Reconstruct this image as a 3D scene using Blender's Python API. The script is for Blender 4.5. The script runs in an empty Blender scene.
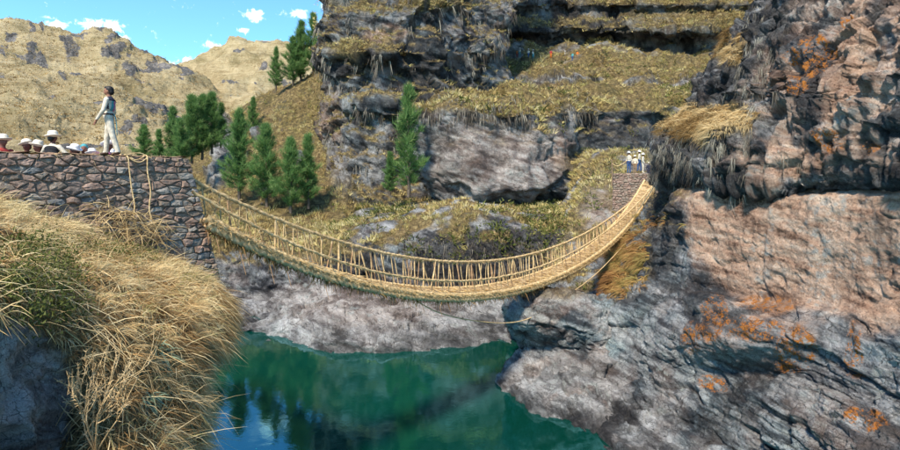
import bpy, bmesh, math, random
import numpy as np
from mathutils import Vector, Matrix
R = math.radians
rng = np.random.default_rng(11)
random.seed(5)
scn = bpy.context.scene
COL = scn.collection

# ------------------------------------------------------------------ camera, sky, sun, exposure
FPX, HOR = 520.0, 178.0            # focal length and horizon row, in pixels of a 900 x 450 picture
cam_d = bpy.data.cameras.new('camera')
cam = bpy.data.objects.new('camera', cam_d); COL.objects.link(cam)
cam.location = (0, 0, 0); cam.rotation_euler = (R(90), 0, 0)
cam_d.sensor_width = 36; cam_d.lens = 36 * FPX / 900
cam_d.shift_y = -(225 - HOR) / 900
cam_d.clip_start = .1; cam_d.clip_end = 6000
scn.camera = cam
SUN_AZ, SUN_EL = math.atan2(-.33, -.73), R(50)
SUN_DIR = Vector((math.sin(SUN_AZ) * math.cos(SUN_EL), math.cos(SUN_AZ) * math.cos(SUN_EL), math.sin(SUN_EL)))
world = bpy.data.worlds.new('World'); scn.world = world; world.use_nodes = True
wn, wl = world.node_tree.nodes, world.node_tree.links
wn.clear()
wout = wn.new('ShaderNodeOutputWorld'); wbg = wn.new('ShaderNodeBackground'); sky = wn.new('ShaderNodeTexSky')
sky.sky_type = 'NISHITA'; sky.sun_disc = False; sky.sun_elevation = SUN_EL; sky.sun_rotation = SUN_AZ
sky.altitude = 400; sky.air_density = 1.0; sky.dust_density = .15; sky.ozone_density = 1.0
SKY_STRENGTH = .15
wbg.inputs['Strength'].default_value = SKY_STRENGTH
wl.new(wbg.outputs[0], wout.inputs[0])
def cloud_sky():
    # small fair-weather puffs: patches of noise in the sky direction
    tc = wn.new('ShaderNodeTexCoord')
    spots = [(56, 25, .03), (92, 25, .034), (109, 27, .036), (120, 38, .022), (190, 64, .04), (204, 60, .034), (212, 47, .026),
             (255, 17, .034), (299, 13, .032), (330, 4, .03), (243, 30, .02), (20, -60, .05), (150, -45, .06), (270, -70, .05), (330, -130, .09), (180, -160, .07)]
    tot = None
    for (px, py, r) in spots:
        v = Vector(((px - 450) / FPX, 1, (HOR - py) / FPX)).normalized()
        mp = wn.new('ShaderNodeVectorMath'); mp.operation = 'SUBTRACT'; mp.inputs[1].default_value = v
        wl.new(tc.outputs['Generated'], mp.inputs[0])
        sc = wn.new('ShaderNodeVectorMath'); sc.operation = 'MULTIPLY'; sc.inputs[1].default_value = (1, 1, 1.9)
        wl.new(mp.outputs[0], sc.inputs[0])
        ln = wn.new('ShaderNodeVectorMath'); ln.operation = 'LENGTH'; wl.new(sc.outputs[0], ln.inputs[0])
        mr = wn.new('ShaderNodeMapRange'); mr.interpolation_type = 'SMOOTHSTEP'
        mr.inputs[1].default_value = 0; mr.inputs[2].default_value = r; mr.inputs[3].default_value = 1; mr.inputs[4].default_value = 0
        wl.new(ln.outputs['Value'], mr.inputs[0])
        if tot is None: tot = mr.outputs[0]
        else:
            mx = wn.new('ShaderNodeMath'); mx.operation = 'MAXIMUM'; wl.new(tot, mx.inputs[0]); wl.new(mr.outputs[0], mx.inputs[1]); tot = mx.outputs[0]
    nz = wn.new('ShaderNodeTexNoise'); nz.inputs['Scale'].default_value = 75; nz.inputs['Detail'].default_value = 7; nz.inputs['Roughness'].default_value = .62
    nz.inputs['Distortion'].default_value = .6
    wl.new(tc.outputs['Generated'], nz.inputs['Vector'])
    sh_ = wn.new('ShaderNodeMapRange'); sh_.clamp = False; sh_.inputs[1].default_value = .3; sh_.inputs[2].default_value = .7; sh_.inputs[3].default_value = -.75; sh_.inputs[4].default_value = .55
    wl.new(nz.outputs[0], sh_.inputs[0])
    m = wn.new('ShaderNodeMath'); m.operation = 'ADD'; wl.new(tot, m.inputs[0]); wl.new(sh_.outputs[0], m.inputs[1])
    st = wn.new('ShaderNodeMapRange'); st.interpolation_type = 'SMOOTHSTEP'; st.inputs[1].default_value = .3; st.inputs[2].default_value = 1.05
    wl.new(m.outputs[0], st.inputs[0])
    mix = wn.new('ShaderNodeMix'); mix.data_type = 'RGBA'; mix.inputs[7].default_value = (7., 7.1, 7.2, 1)
    wl.new(st.outputs[0], mix.inputs[0]); tint = wn.new('ShaderNodeMix'); tint.data_type = 'RGBA'; tint.blend_type = 'MULTIPLY'; tint.inputs[0].default_value = 1; tint.inputs[7].default_value = (.58, .96, 1.12, 1)
    wl.new(sky.outputs[0], tint.inputs[6]); wl.new(tint.outputs[2], mix.inputs[6]); wl.new(mix.outputs[2], wbg.inputs[0])
cloud_sky()
sun_d = bpy.data.lights.new('sun', 'SUN'); sun = bpy.data.objects.new('sun', sun_d); COL.objects.link(sun)
sun_d.energy = 4.5; sun_d.angle = R(7); sun_d.color = (1, .92, .79)
sun.rotation_euler = (-SUN_DIR).to_track_quat('-Z', 'Y').to_euler(); sun.location = (-60, -60, 90)
scn.view_settings.view_transform = 'Standard'; scn.view_settings.look = 'None'
scn.view_settings.exposure = .9; scn.view_settings.gamma = 1
scn.render.engine = 'CYCLES'
scn.cycles.max_bounces = 6

# ------------------------------------------------------------------ helpers
def P(px, py, d):
    """world point seen at picture place (px, py) at depth d metres"""
    return np.array(((px - 450) / FPX * d, d, (HOR - py) / FPX * d))
def PV(px, py, d): return Vector(P(px, py, d))
WATER_Z = -10.0
PERM = np.random.default_rng(3).permutation(256).astype(np.int64); PERM = np.concatenate([PERM, PERM, PERM])
G3 = np.random.default_rng(4).normal(size=(256, 3)); G3 /= np.linalg.norm(G3, axis=1)[:, None]
PERM32 = np.concatenate([PERM, PERM[:256]]).astype(np.int32)
GX, GY, GZ = [np.ascontiguousarray(G3[:, k], dtype=np.float32) for k in range(3)]
def hash3(i, j, k): return PERM[PERM[PERM[i & 255] + (j & 255)] + (k & 255)]
def perlin(p):
    p = np.asarray(p, np.float32)
    i = np.floor(p); f = p - i; i = i.astype(np.int32) & 255
    u = f * f * f * (f * (f * 6 - 15) + 10); r = 0
    X, Y, Z = f[:, 0], f[:, 1], f[:, 2]
    for a in (0, 1):
        pa = PERM32[i[:, 0] + a]; ux = u[:, 0] if a else 1 - u[:, 0]
        for b in (0, 1):
            pb = PERM32[pa + i[:, 1] + b]; uy = ux * (u[:, 1] if b else 1 - u[:, 1])
            for c in (0, 1):
                h = PERM32[pb + i[:, 2] + c]
                r = r + (GX[h] * (X - a) + GY[h] * (Y - b) + GZ[h] * (Z - c)) * (uy * (u[:, 2] if c else 1 - u[:, 2]))
    return r * np.float32(1.5)
def fbm(p, oct=5, lac=2.03, gain=.5):
    r = 0; a = 1.0; q = p.copy()
    for _ in range(oct):
        r = r + a * perlin(q); q = q * lac + 17.3; a *= gain
    return r
def ridged(p, oct=5, gain=.5):
    r = 0; a = 1.0; q = p.copy()
    for _ in range(oct):
        r = r + a * (1 - 2 * np.abs(perlin(q))); q = q * 2.07 + 9.1; a *= gain
    return r
VJ = ((PERM[:256] / 255. - .5) * .88).astype(np.float32); VJ = np.concatenate([VJ, VJ])
def voronoi(p, facet=False):
    """F1, F2 and a random number for the nearest cell; facet: also a tilted plane per cell"""
    p = np.asarray(p, np.float32); fl = np.floor(p); f = p - fl; i = fl.astype(np.int32) & 255; n = len(p)
    f1 = np.full(n, 81., np.float32); f2 = f1.copy(); idr = np.zeros(n, np.int32); fc = np.zeros(n, np.float32)
    for a in (-1, 0, 1):
        pa = PERM32[(i[:, 0] + a) & 255]; fx = a + .5 - f[:, 0]
        for b in (-1, 0, 1):
            pb = PERM32[pa + ((i[:, 1] + b) & 255)]; fy = b + .5 - f[:, 1]
            for c in (-1, 0, 1):
                h = PERM32[pb + ((i[:, 2] + c) & 255)]
                x, y, z = fx + VJ[h], fy + VJ[h + 83], c + .5 - f[:, 2] + VJ[h + 171]
                d = x * x + y * y + z * z
                near = d < f1
                f2 = np.where(near, f1, np.minimum(f2, d)); idr = np.where(near, h, idr); f1 = np.where(near, d, f1)
                if facet: fc = np.where(near, x * GX[h] + y * GY[h] + z * GZ[h], fc)
    r = np.sqrt(f1), np.sqrt(f2), idr / 255.
    return r + (fc,) if facet else r
def sstep(a, b, x):
    t = np.clip((x - a) / (b - a), 0, 1); return t * t * (3 - 2 * t)
def link(name, me, mat=None, parent=None):
    o = bpy.data.objects.new(name, me); COL.objects.link(o)
    if mat is not None: me.materials.append(mat)
    if parent is not None: o.parent = parent
    return o
def tag(o, label=None, cat=None, group=None, kind=None):
    if label: o['label'] = label
    if cat: o['category'] = cat
    if group: o['group'] = group
    if kind: o['kind'] = kind
    return o
def empty(name, loc=(0, 0, 0), rz=0):
    o = bpy.data.objects.new(name, None); COL.objects.link(o); o.location = loc; o.rotation_euler = (0, 0, rz); o.empty_display_size = .2
    return o
def mesh_np(name, verts, faces, smooth=True):
    """faces: (n,3) or (n,4) int array"""
    me = bpy.data.meshes.new(name); nv, nf, k = len(verts), len(faces), faces.shape[1]
    me.vertices.add(nv); me.vertices.foreach_set('co', np.ascontiguousarray(verts, dtype=np.float32).ravel())
    me.loops.add(nf * k); me.loops.foreach_set('vertex_index', np.ascontiguousarray(faces, dtype=np.int32).ravel())
    me.polygons.add(nf); me.polygons.foreach_set('loop_start', np.arange(0, nf * k, k, dtype=np.int32))
    me.polygons.foreach_set('use_smooth', np.full(nf, smooth, dtype=bool))
    me.update(calc_edges=True); me.validate()
    return me
def attr(me, name, rgb):
    a = me.attributes.new(name, 'FLOAT_COLOR', 'POINT')
    n = len(me.vertices); c = np.ones((n, 4), np.float32); c[:, :rgb.shape[1]] = rgb
    a.data.foreach_set('color', c.ravel())
def cr_weights(n, ts):
    i = np.clip(np.floor(ts).astype(int), 0, n - 2); t = ts - i
    W = np.zeros((len(ts), n)); ar = np.arange(len(ts))
    ws = [-.5 * t + t * t - .5 * t ** 3, 1 - 2.5 * t * t + 1.5 * t ** 3, .5 * t + 2 * t * t - 1.5 * t ** 3, -.5 * t * t + .5 * t ** 3]
    for k, w in zip((-1, 0, 1, 2), ws): np.add.at(W, (ar, np.clip(i + k, 0, n - 1)), w)
    return W
def loft(ctrl, nr, nc, closed=False):
    """ctrl[row][col] world points -> (nr*nc,3) smooth grid, sampled evenly in apparent size"""
    c = np.array(ctrl, float); r, k = c.shape[:2]
    dep = np.maximum(np.linalg.norm(c, axis=2), 2)
    def params(n, seg):
        cum = np.concatenate([[0], np.cumsum(np.maximum(seg, seg.mean() * .35))])
        return np.interp(np.linspace(0, cum[-1], n), cum, np.arange(len(cum)))
    sr = (np.linalg.norm(c[1:] - c[:-1], axis=2) / dep[1:]).mean(1)
    if closed: c = np.concatenate([c[:, -2:], c, c[:, :3]], 1)
    WR = cr_weights(r, params(nr, sr))
    if closed:
        ts = 2 + np.linspace(0, k, nc); WC = cr_weights(k + 5, ts)
    else:
        sc = (np.linalg.norm(c[:, 1:] - c[:, :-1], axis=2) / dep[:, 1:]).mean(0); WC = cr_weights(k, params(nc, sc))
    return np.einsum('ar,rkx,bk->abx', WR, c, WC)
def grid_faces(nr, nc):
    a = np.arange(nr * nc).reshape(nr, nc)
    return np.stack([a[:-1, :-1], a[1:, :-1], a[1:, 1:], a[:-1, 1:]], -1).reshape(-1, 4)
def grid_normals(g):
    du = np.gradient(g, axis=0); dv = np.gradient(g, axis=1); n = np.cross(du, dv)
    return n / np.maximum(np.linalg.norm(n, axis=2), 1e-9)[..., None]
def project(p): return 450 + FPX * p[..., 0] / p[..., 1], HOR - FPX * p[..., 2] / p[..., 1]
def rockiness(p, n, scale, amp, bed=(.15, -.1, 1.), strata=1., blocky=1., smoothk=1., seed=0.):
    """metres of relief along the normal: big lumps, beds that step in and out, angular blocks and cracks"""
    q = p / scale + seed
    warp = fbm(q * .35 + 5.1, 3)
    D = .7 * fbm(q * .3, 4, 2.03, .55) * smoothk
    b = np.array(bed) / np.linalg.norm(bed)
    h = q @ b * 1.15 + warp * .8
    hi = np.floor(h); hf = h - hi
    rnd = PERM[(hi.astype(np.int64) * 37) & 255] / 255. - .5; rn2 = PERM[((hi.astype(np.int64) + 1) * 37) & 255] / 255. - .5
    along = .55 + .45 * sstep(-.25, .25, perlin(q * .45 + 21))
    lay = rnd + (rn2 - rnd) * sstep(.86, 1., hf) - .4 * np.exp(-((hf - .9) / .05) ** 2) * along
    h2 = q @ b * 4.6 + warp * 2.3; hf2 = h2 - np.floor(h2)
    lay2 = (PERM[(np.floor(h2).astype(np.int64) * 53) & 255] / 255. - .5) * sstep(0, .2, hf2) - .6 * np.exp(-((hf2 - .05) / .07) ** 2)
    D = D + strata * (.42 * lay * along + .14 * lay2 * sstep(-.15, .35, perlin(q * .4 + 8)))
    w3 = np.stack([fbm(q * 1.1 + s, 2) for s in (1.7, 8.2, 4.4)], 1)
    f1, f2, idr, fc = voronoi(q * np.array((.62, .62, .8)) + w3 * .22, True)
    D = D + blocky * (.75 * fc + .35 * (idr - .5) - .3 * np.exp(-((f2 - f1) / .05) ** 2) * sstep(-.1, .3, perlin(q * .6 + 3)))
    f1, f2, idr, fc = voronoi(q * np.array((2., 2., 2.6)) + w3 * .5, True)
    D = D + blocky * (.36 * fc + .08 * (idr - .5)) * (.4 + .6 * sstep(-.3, .3, perlin(q * .7 + 13)))
    pit = voronoi(q * 3.6 + w3 * .8)[0]
    D = D - .13 * (1 - sstep(.12, .42, pit)) * sstep(0, .4, perlin(q * .5 + 33))
    D = D + .13 * fbm(q * 2.6, 4, 2.1, .6)
    return D * amp
# ------------------------------------------------------------------ materials
class NT:
    def __init__(s, name):
        s.m = bpy.data.materials.new(name); s.m.use_nodes = True; s.t = s.m.node_tree; s.n = s.t.nodes; s.l = s.t.links
        s.b = s.n['Principled BSDF']; s.out = s.n['Material Output']
    def node(s, kind, **kw):
        nd = s.n.new('ShaderNode' + kind)
        for k, v in kw.items(): setattr(nd, k, v)
        return nd
    def put(s, sock, v):
        if isinstance(v, bpy.types.NodeSocket): s.l.new(v, sock)
        elif isinstance(v, (tuple, list)) and len(v) == 3 and sock.type == 'RGBA': sock.default_value = (*v, 1)
        else: sock.default_value = v
    def pos(s, sc=(1, 1, 1), obj=False):
        src = s.node('TexCoord').outputs['Object'] if obj else s.node('NewGeometry').outputs['Position']
        mp = s.node('Mapping'); mp.inputs['Scale'].default_value = sc; s.l.new(src, mp.inputs[0]); return mp.outputs[0]
    def noise(s, vec, scale, detail=6, rough=.6, dist=0.):
        nd = s.node('TexNoise'); s.put(nd.inputs['Vector'], vec); s.put(nd.inputs['Scale'], scale); s.put(nd.inputs['Detail'], detail)
        s.put(nd.inputs['Roughness'], rough); s.put(nd.inputs['Distortion'], dist); return nd.outputs[0]
    def vor(s, vec, scale, feature='F1', out='Distance'):
        nd = s.node('TexVoronoi', feature=feature); s.put(nd.inputs['Vector'], vec); s.put(nd.inputs['Scale'], scale); return nd.outputs[out]
    def math(s, op, a, b=0., clamp=False):
        nd = s.node('Math', operation=op, use_clamp=clamp); s.put(nd.inputs[0], a); s.put(nd.inputs[1], b); return nd.outputs[0]
    def step(s, v, a, b, lo=0., hi=1.):
        nd = s.node('MapRange', interpolation_type='SMOOTHSTEP'); s.put(nd.inputs[0], v)
        for i, x in enumerate((a, b, lo, hi)): s.put(nd.inputs[i + 1], x)
        return nd.outputs[0]
    def mix(s, f, a, b, blend='MIX'):
        nd = s.node('Mix', data_type='RGBA', blend_type=blend); s.put(nd.inputs[0], f); s.put(nd.inputs[6], a); s.put(nd.inputs[7], b); return nd.outputs[2]
    def ramp(s, f, stops):
        nd = s.node('ValToRGB'); e = nd.color_ramp.elements
        while len(e) < len(stops): e.new(.5)
        for el, (p, c) in zip(e, stops): el.position = p; el.color = (*c, 1)
        s.put(nd.inputs[0], f); return nd.outputs[0]
    def attr(s, name):
        a = s.node('Attribute', attribute_name=name); sp = s.node('SeparateColor'); s.l.new(a.outputs['Color'], sp.inputs[0]); return sp.outputs
    def bump(s, h, strength, dist, prev=None):
        nd = s.node('Bump'); s.put(nd.inputs['Height'], h); nd.inputs['Strength'].default_value = strength; nd.inputs['Distance'].default_value = dist
        if prev is not None: s.l.new(prev, nd.inputs['Normal'])
        return nd.outputs[0]
    def done(s, color=None, rough=None, normal=None, spec=None):
        if color is not None: s.put(s.b.inputs['Base Color'], color)
        if rough is not None: s.put(s.b.inputs['Roughness'], rough)
        if normal is not None: s.put(s.b.inputs['Normal'], normal)
        if spec is not None: s.put(s.b.inputs['Specular IOR Level'], spec)
        return s.m
def rock_mat(name, fine=1., g0=(.10, .10, .11), g1=(.23, .225, .225), g2=(.40, .39, .385), bed=(1, 1, 4)):
    """zone: R reddish rock, G dark rock and streaks, B dry grass and soil; zone2: R orange lichen, G pale washed rock, B bluish rock"""
    t = NT(name); p = t.pos(); ps = t.pos(bed); z = t.attr('zone'); z2 = t.attr('zone2'); tn = t.attr('tone')
    n3 = t.noise(p, 3.2 * fine, 6, .72); n4 = t.noise(p, 14 * fine, 4, .75); ns = t.noise(ps, 4.5 * fine, 4, .7)
    fine_v = t.math('ADD', t.math('MULTIPLY', n3, .55), t.math('MULTIPLY', n4, .45))
    v = t.math('ADD', t.math('MULTIPLY', tn[0], .55), t.math('ADD', t.math('MULTIPLY', fine_v, .3), t.math('MULTIPLY', ns, .15)))
    base = t.ramp(v, [(.40, tuple(c * .6 for c in g0)), (.45, g0), (.50, g1), (.57, g2), (.66, tuple(min(1, c * 1.35) for c in g2))])
    base = t.mix(t.step(tn[1], .5, .8, 0, .6), base, t.mix(.6, base, (.27, .18, .135)))
    blue = t.ramp(v, [(.40, (.03, .05, .06)), (.5, (.14, .20, .22)), (.62, (.34, .41, .41))])
    base = t.mix(t.math('MULTIPLY', z2[2], t.step(tn[1], .25, .6, .9, .3)), base, blue)
    pale = t.ramp(v, [(.38, (.10, .095, .09)), (.44, (.24, .23, .22)), (.51, (.40, .385, .365)), (.62, (.60, .58, .555))])
    base = t.mix(z2[1], base, pale)
    red = t.ramp(t.math('ADD', t.math('MULTIPLY', tn[0], .5), t.math('MULTIPLY', fine_v, .5)),
                 [(.36, (.18, .10, .065)), (.43, (.43, .26, .175)), (.53, (.63, .415, .29)), (.65, (.73, .555, .42))])
    base = t.mix(z[0], base, red)
    base = t.mix(t.math('MULTIPLY', tn[2], t.step(n3, .35, .55, .2, .75)), base, (.40, .42, .39))
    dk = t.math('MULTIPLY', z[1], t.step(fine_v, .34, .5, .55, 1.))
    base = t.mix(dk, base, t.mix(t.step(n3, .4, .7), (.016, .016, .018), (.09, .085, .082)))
    base = t.mix(t.math('MULTIPLY', t.step(z2[0], .3, .8), t.step(fine_v, .485, .55)), base, t.mix(n4, (.33, .09, .015), (.62, .25, .05)))
    gr = t.mix(tn[1], t.ramp(n3, [(.36, (.06, .042, .02)), (.5, (.24, .16, .07)), (.64, (.44, .32, .15))]), t.ramp(n3, [(.36, (.045, .038, .015)), (.5, (.19, .145, .05)), (.64, (.38, .29, .12))]))
    base = t.mix(t.math('MULTIPLY', z[2], t.step(fine_v, .3, .5, .6, 1.)), base, gr)
    # dark lines along hairline cracks
    ck = t.vor(t.pos((1, 1, 1.5)), 2.4 * fine, 'DISTANCE_TO_EDGE')
    base = t.mix(t.math('MULTIPLY', t.math('MULTIPLY', t.step(ck, .035, .0), t.step(z[0], .3, .8, 1., .12)), t.step(n3, .42, .55, 0, .8)), base, (.025, .022, .02))
    base = t.mix(t.step(n4, .42, .32, 0, .8), base, t.mix(.8, base, (.012, .011, .011)))
    pk = t.vor(p, 5.5 * fine)
    h = t.math('ADD', t.math('MULTIPLY', n3, .8), t.math('MULTIPLY', ns, .6))
    h = t.math('ADD', h, t.math('MULTIPLY', t.math('MULTIPLY', t.step(pk, .0, .4), t.step(n3, .4, .6)), .35))
    nb = t.bump(h, 1., .36 / fine); nb = t.bump(n4, 1., .1 / fine, nb)
    return t.done(base, .9, nb, .2)
M = {}
M['rock_near'] = rock_mat('rock_near', 1.)
M['rock_mid'] = rock_mat('rock_mid', .62)
M['rock_far'] = rock_mat('rock_far', .42, (.055, .057, .063), (.165, .165, .17), (.34, .33, .32), (1, 1, 3))
M['rock_bank'] = rock_mat('rock_bank', 2.2, (.055, .055, .06), (.16, .16, .165), (.32, .31, .31))
def blades_mat(name, stops, trans=.25, rough=.7, bright=1.):
    t = NT(name); a = t.attr('tint')
    col = t.ramp(a[0], stops)
    n = t.noise(t.pos(), .7, 4, .6)
    col = t.mix(t.step(n, .35, .65, .0, .35), col, t.mix(.5, col, stops[0][1]))
    t.done(col, rough, None, .2)
    tr = t.node('BsdfTranslucent'); t.put(tr.inputs[0], col); mx = t.node('MixShader'); mx.inputs[0].default_value = trans
    t.l.new(t.b.outputs[0], mx.inputs[1]); t.l.new(tr.outputs[0], mx.inputs[2]); t.l.new(mx.outputs[0], t.out.inputs[0])
    return t.m
M['straw'] = blades_mat('straw', [(0, (.15, .08, .03)), (.25, (.40, .235, .09)), (.55, (.64, .45, .21)), (.85, (.80, .65, .38)), (1, (.24, .25, .06))])
M['ledge_grass'] = blades_mat('ledge_grass', [(0, (.13, .08, .03)), (.2, (.36, .25, .09)), (.48, (.68, .52, .23)), (.76, (.44, .38, .11)), (1, (.80, .67, .38))])
M['tan_grass'] = blades_mat('tan_grass', [(0, (.16, .09, .03)), (.35, (.38, .24, .09)), (.7, (.58, .41, .19)), (1, (.68, .52, .28))])
M['rust_grass'] = blades_mat('rust_grass', [(0, (.13, .06, .02)), (.4, (.30, .15, .05)), (.8, (.45, .27, .09)), (1, (.24, .2, .06))])
M['beard'] = blades_mat('beard', [(0, (.045, .036, .028)), (.4, (.12, .098, .075)), (.75, (.25, .22, .17)), (1, (.40, .38, .31))], .1)
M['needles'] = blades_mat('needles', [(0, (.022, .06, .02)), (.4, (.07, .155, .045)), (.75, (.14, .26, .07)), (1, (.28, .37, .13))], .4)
M['moss_green'] = blades_mat('moss_green', [(0, (.035, .045, .01)), (.5, (.10, .115, .025)), (.8, (.20, .18, .05)), (1, (.28, .2, .07))], .2)
M['agave'] = blades_mat('agave', [(0, (.05, .09, .06)), (.5, (.14, .22, .17)), (1, (.3, .36, .22))], .15)
def simple(name, col, rough=.8, var=.35, scale=6., bump=0., spec=.25, obj=True):
    t = NT(name); p = t.pos(obj=obj); n = t.noise(p, scale, 6, .65)
    c = t.mix(t.step(n, .3, .7), tuple(x * (1 - var) for x in col), tuple(min(1, x * (1 + var)) for x in col))
    return t.done(c, rough, t.bump(n, .6, bump) if bump else None, spec)
M['bark'] = simple('bark', (.10, .075, .055), .9, .4, 9, .02)
M['skin'] = simple('skin', (.22, .10, .06), .6, .12, 3)
M['skin_red'] = simple('skin_red', (.17, .07, .05), .7, .15, 3)
M['white_cloth'] = simple('white_cloth', (.52, .455, .36), .9, .2, 7, .05)
M['cream_felt'] = simple('cream_felt', (.66, .58, .47), .9, .1, 9, .005)
M['white_felt'] = simple('white_felt', (.72, .68, .66), .9, .08, 9, .005)
M['hair'] = simple('hair', (.012, .010, .009), .5, .3, 30)
M['navy'] = simple('navy', (.014, .016, .032), .85, .3, 20)
M['red_cloth'] = simple('red_cloth', (.30, .035, .03), .85, .25, 12)
M['pink_cloth'] = simple('pink_cloth', (.42, .12, .22), .85, .25, 12)
M['teal_cloth'] = simple('teal_cloth', (.07, .26, .28), .85, .25, 12)
M['blue_cloth'] = simple('blue_cloth', (.03, .07, .17), .85, .25, 12)
M['orange_cloth'] = simple('orange_cloth', (.5, .13, .02), .85, .25, 12)
M['black_cloth'] = simple('black_cloth', (.012, .012, .014), .85, .3, 20)
M['leather'] = simple('leather', (.04, .02, .012), .6, .3, 20)
M['wood'] = simple('wood', (.20, .13, .08), .85, .35, 14, .01)
def rope_mat(name, a, b, c):
    t = NT(name); p = t.pos(obj=True); n = t.noise(p, 9, 7, .7); n2 = t.noise(p, 60, 4, .7); n3 = t.noise(p, .5, 3, .6)
    col = t.ramp(t.math('ADD', t.math('MULTIPLY', n, .6), t.math('MULTIPLY', n2, .4)), [(.33, a), (.5, b), (.66, c)])
    col = t.mix(t.step(n3, .4, .65, 0, .4), col, t.mix(.5, col, a))
    return t.done(col, .85, t.bump(n2, .8, .02), .2)
M['rope'] = rope_mat('rope', (.24, .135, .055), (.56, .39, .19), (.80, .64, .40))
M['rope_dark'] = rope_mat('rope_dark', (.17, .09, .045), (.38, .23, .12), (.56, .39, .22))
M['mat'] = rope_mat('mat', (.17, .105, .055), (.38, .26, .14), (.58, .43, .26))
def stone_mat(name, a, b, c):
    t = NT(name); p = t.pos(); n = t.noise(p, 5, 8, .68); n2 = t.noise(p, 30, 5, .7); n3 = t.noise(p, 1.8, 4, .6)
    col = t.ramp(t.math('ADD', t.math('MULTIPLY', n, .6), t.math('MULTIPLY', n2, .4)), [(.32, a), (.5, b), (.68, c)])
    li = t.step(t.noise(p, 9, 6, .7, .4), .58, .64, 0, .55)
    col = t.mix(t.math('MULTIPLY', li, t.step(n3, .45, .6)), col, (.42, .43, .40))
    nb = t.bump(n, .9, .05); nb = t.bump(n2, .6, .012, nb)
    return t.done(col, .9, nb, .2)
STONES = [stone_mat('stone_rust', (.09, .058, .044), (.21, .14, .105), (.36, .26, .195)),
          stone_mat('stone_brown', (.085, .063, .048), (.20, .152, .115), (.34, .27, .21)),
          stone_mat('stone_slate', (.055, .055, .056), (.135, .132, .128), (.27, .265, .25)),
          stone_mat('stone_grey', (.09, .08, .07), (.225, .198, .168), (.40, .36, .31)),
          stone_mat('stone_pink', (.11, .07, .053), (.26, .175, .135), (.42, .31, .245)),
          stone_mat('stone_dark', (.055, .043, .037), (.13, .10, .083), (.24, .19, .16))]
M['core'] = simple('wall_core', (.16, .115, .085), .95, .5, 14, .03)
def soil_mat():
    t = NT('soil'); p = t.pos(); n = t.noise(p, 2.5, 9, .7); n2 = t.noise(p, 22, 6, .7)
    c = t.ramp(t.math('ADD', t.math('MULTIPLY', n, .55), t.math('MULTIPLY', n2, .45)), [(.33, (.10, .06, .035)), (.5, (.27, .165, .105)), (.67, (.43, .31, .2))])
    return t.done(c, .95, t.bump(n2, .8, .04), .1)
M['soil'] = soil_mat()
def hill_mat():
    t = NT('hill'); p = t.pos(); z = t.attr('zone')
    n1 = t.noise(p, .018, 6, .62, .4); n2 = t.noise(p, .11, 8, .74, .3); n3 = t.noise(p, .9, 5, .78); tc = t.noise(t.pos((.05, .05, .9)), 1., 5, .7, .6)
    v = t.math('ADD', t.math('MULTIPLY', n1, .25), t.math('ADD', t.math('MULTIPLY', n2, .3), t.math('ADD', t.math('MULTIPLY', n3, .25), t.math('MULTIPLY', tc, .2))))
    g = t.ramp(v, [(.38, (.14, .10, .05)), (.45, (.31, .235, .12)), (.52, (.47, .37, .21)), (.62, (.62, .51, .32))])
    g = t.mix(t.step(t.noise(p, .05, 5, .65), .48, .62, 0, .55), g, t.mix(.55, g, (.14, .125, .05)))
    rk = t.ramp(t.math('ADD', t.math('MULTIPLY', n2, .5), t.math('MULTIPLY', n3, .5)), [(.4, (.05, .047, .045)), (.5, (.14, .13, .12)), (.62, (.34, .30, .27))])
    m = t.step(t.math('ADD', z[0], t.math('MULTIPLY', t.math('SUBTRACT', n2, .5), 1.8)), .42, .56)
    c = t.mix(m, g, rk)
    nb = t.bump(t.math('ADD', n2, t.math('ADD', t.math('MULTIPLY', n3, .4), t.math('MULTIPLY', tc, .35))), 1., 3.4)
    return t.done(c, .95, nb, .1)
M['hill'] = hill_mat()
def water_mat():
    t = NT('river_water'); p = t.pos((1, 1, 1))
    n = t.noise(p, .35, 3, .5, .3); n2 = t.noise(p, 1.9, 5, .6, .3)
    c = t.mix(t.step(t.noise(p, .09, 3, .5), .35, .65), (.0012, .030, .020), (.002, .042, .028))
    nb = t.bump(t.math('ADD', t.math('MULTIPLY', n, .7), t.math('MULTIPLY', n2, .3)), .2, .05)
    t.done(c, .03, nb, .5); t.b.inputs['IOR'].default_value = 2.7; t.b.inputs['Specular Tint'].default_value = (.18, .82, 1., 1)
    return t.m
M['water'] = water_mat()
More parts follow.
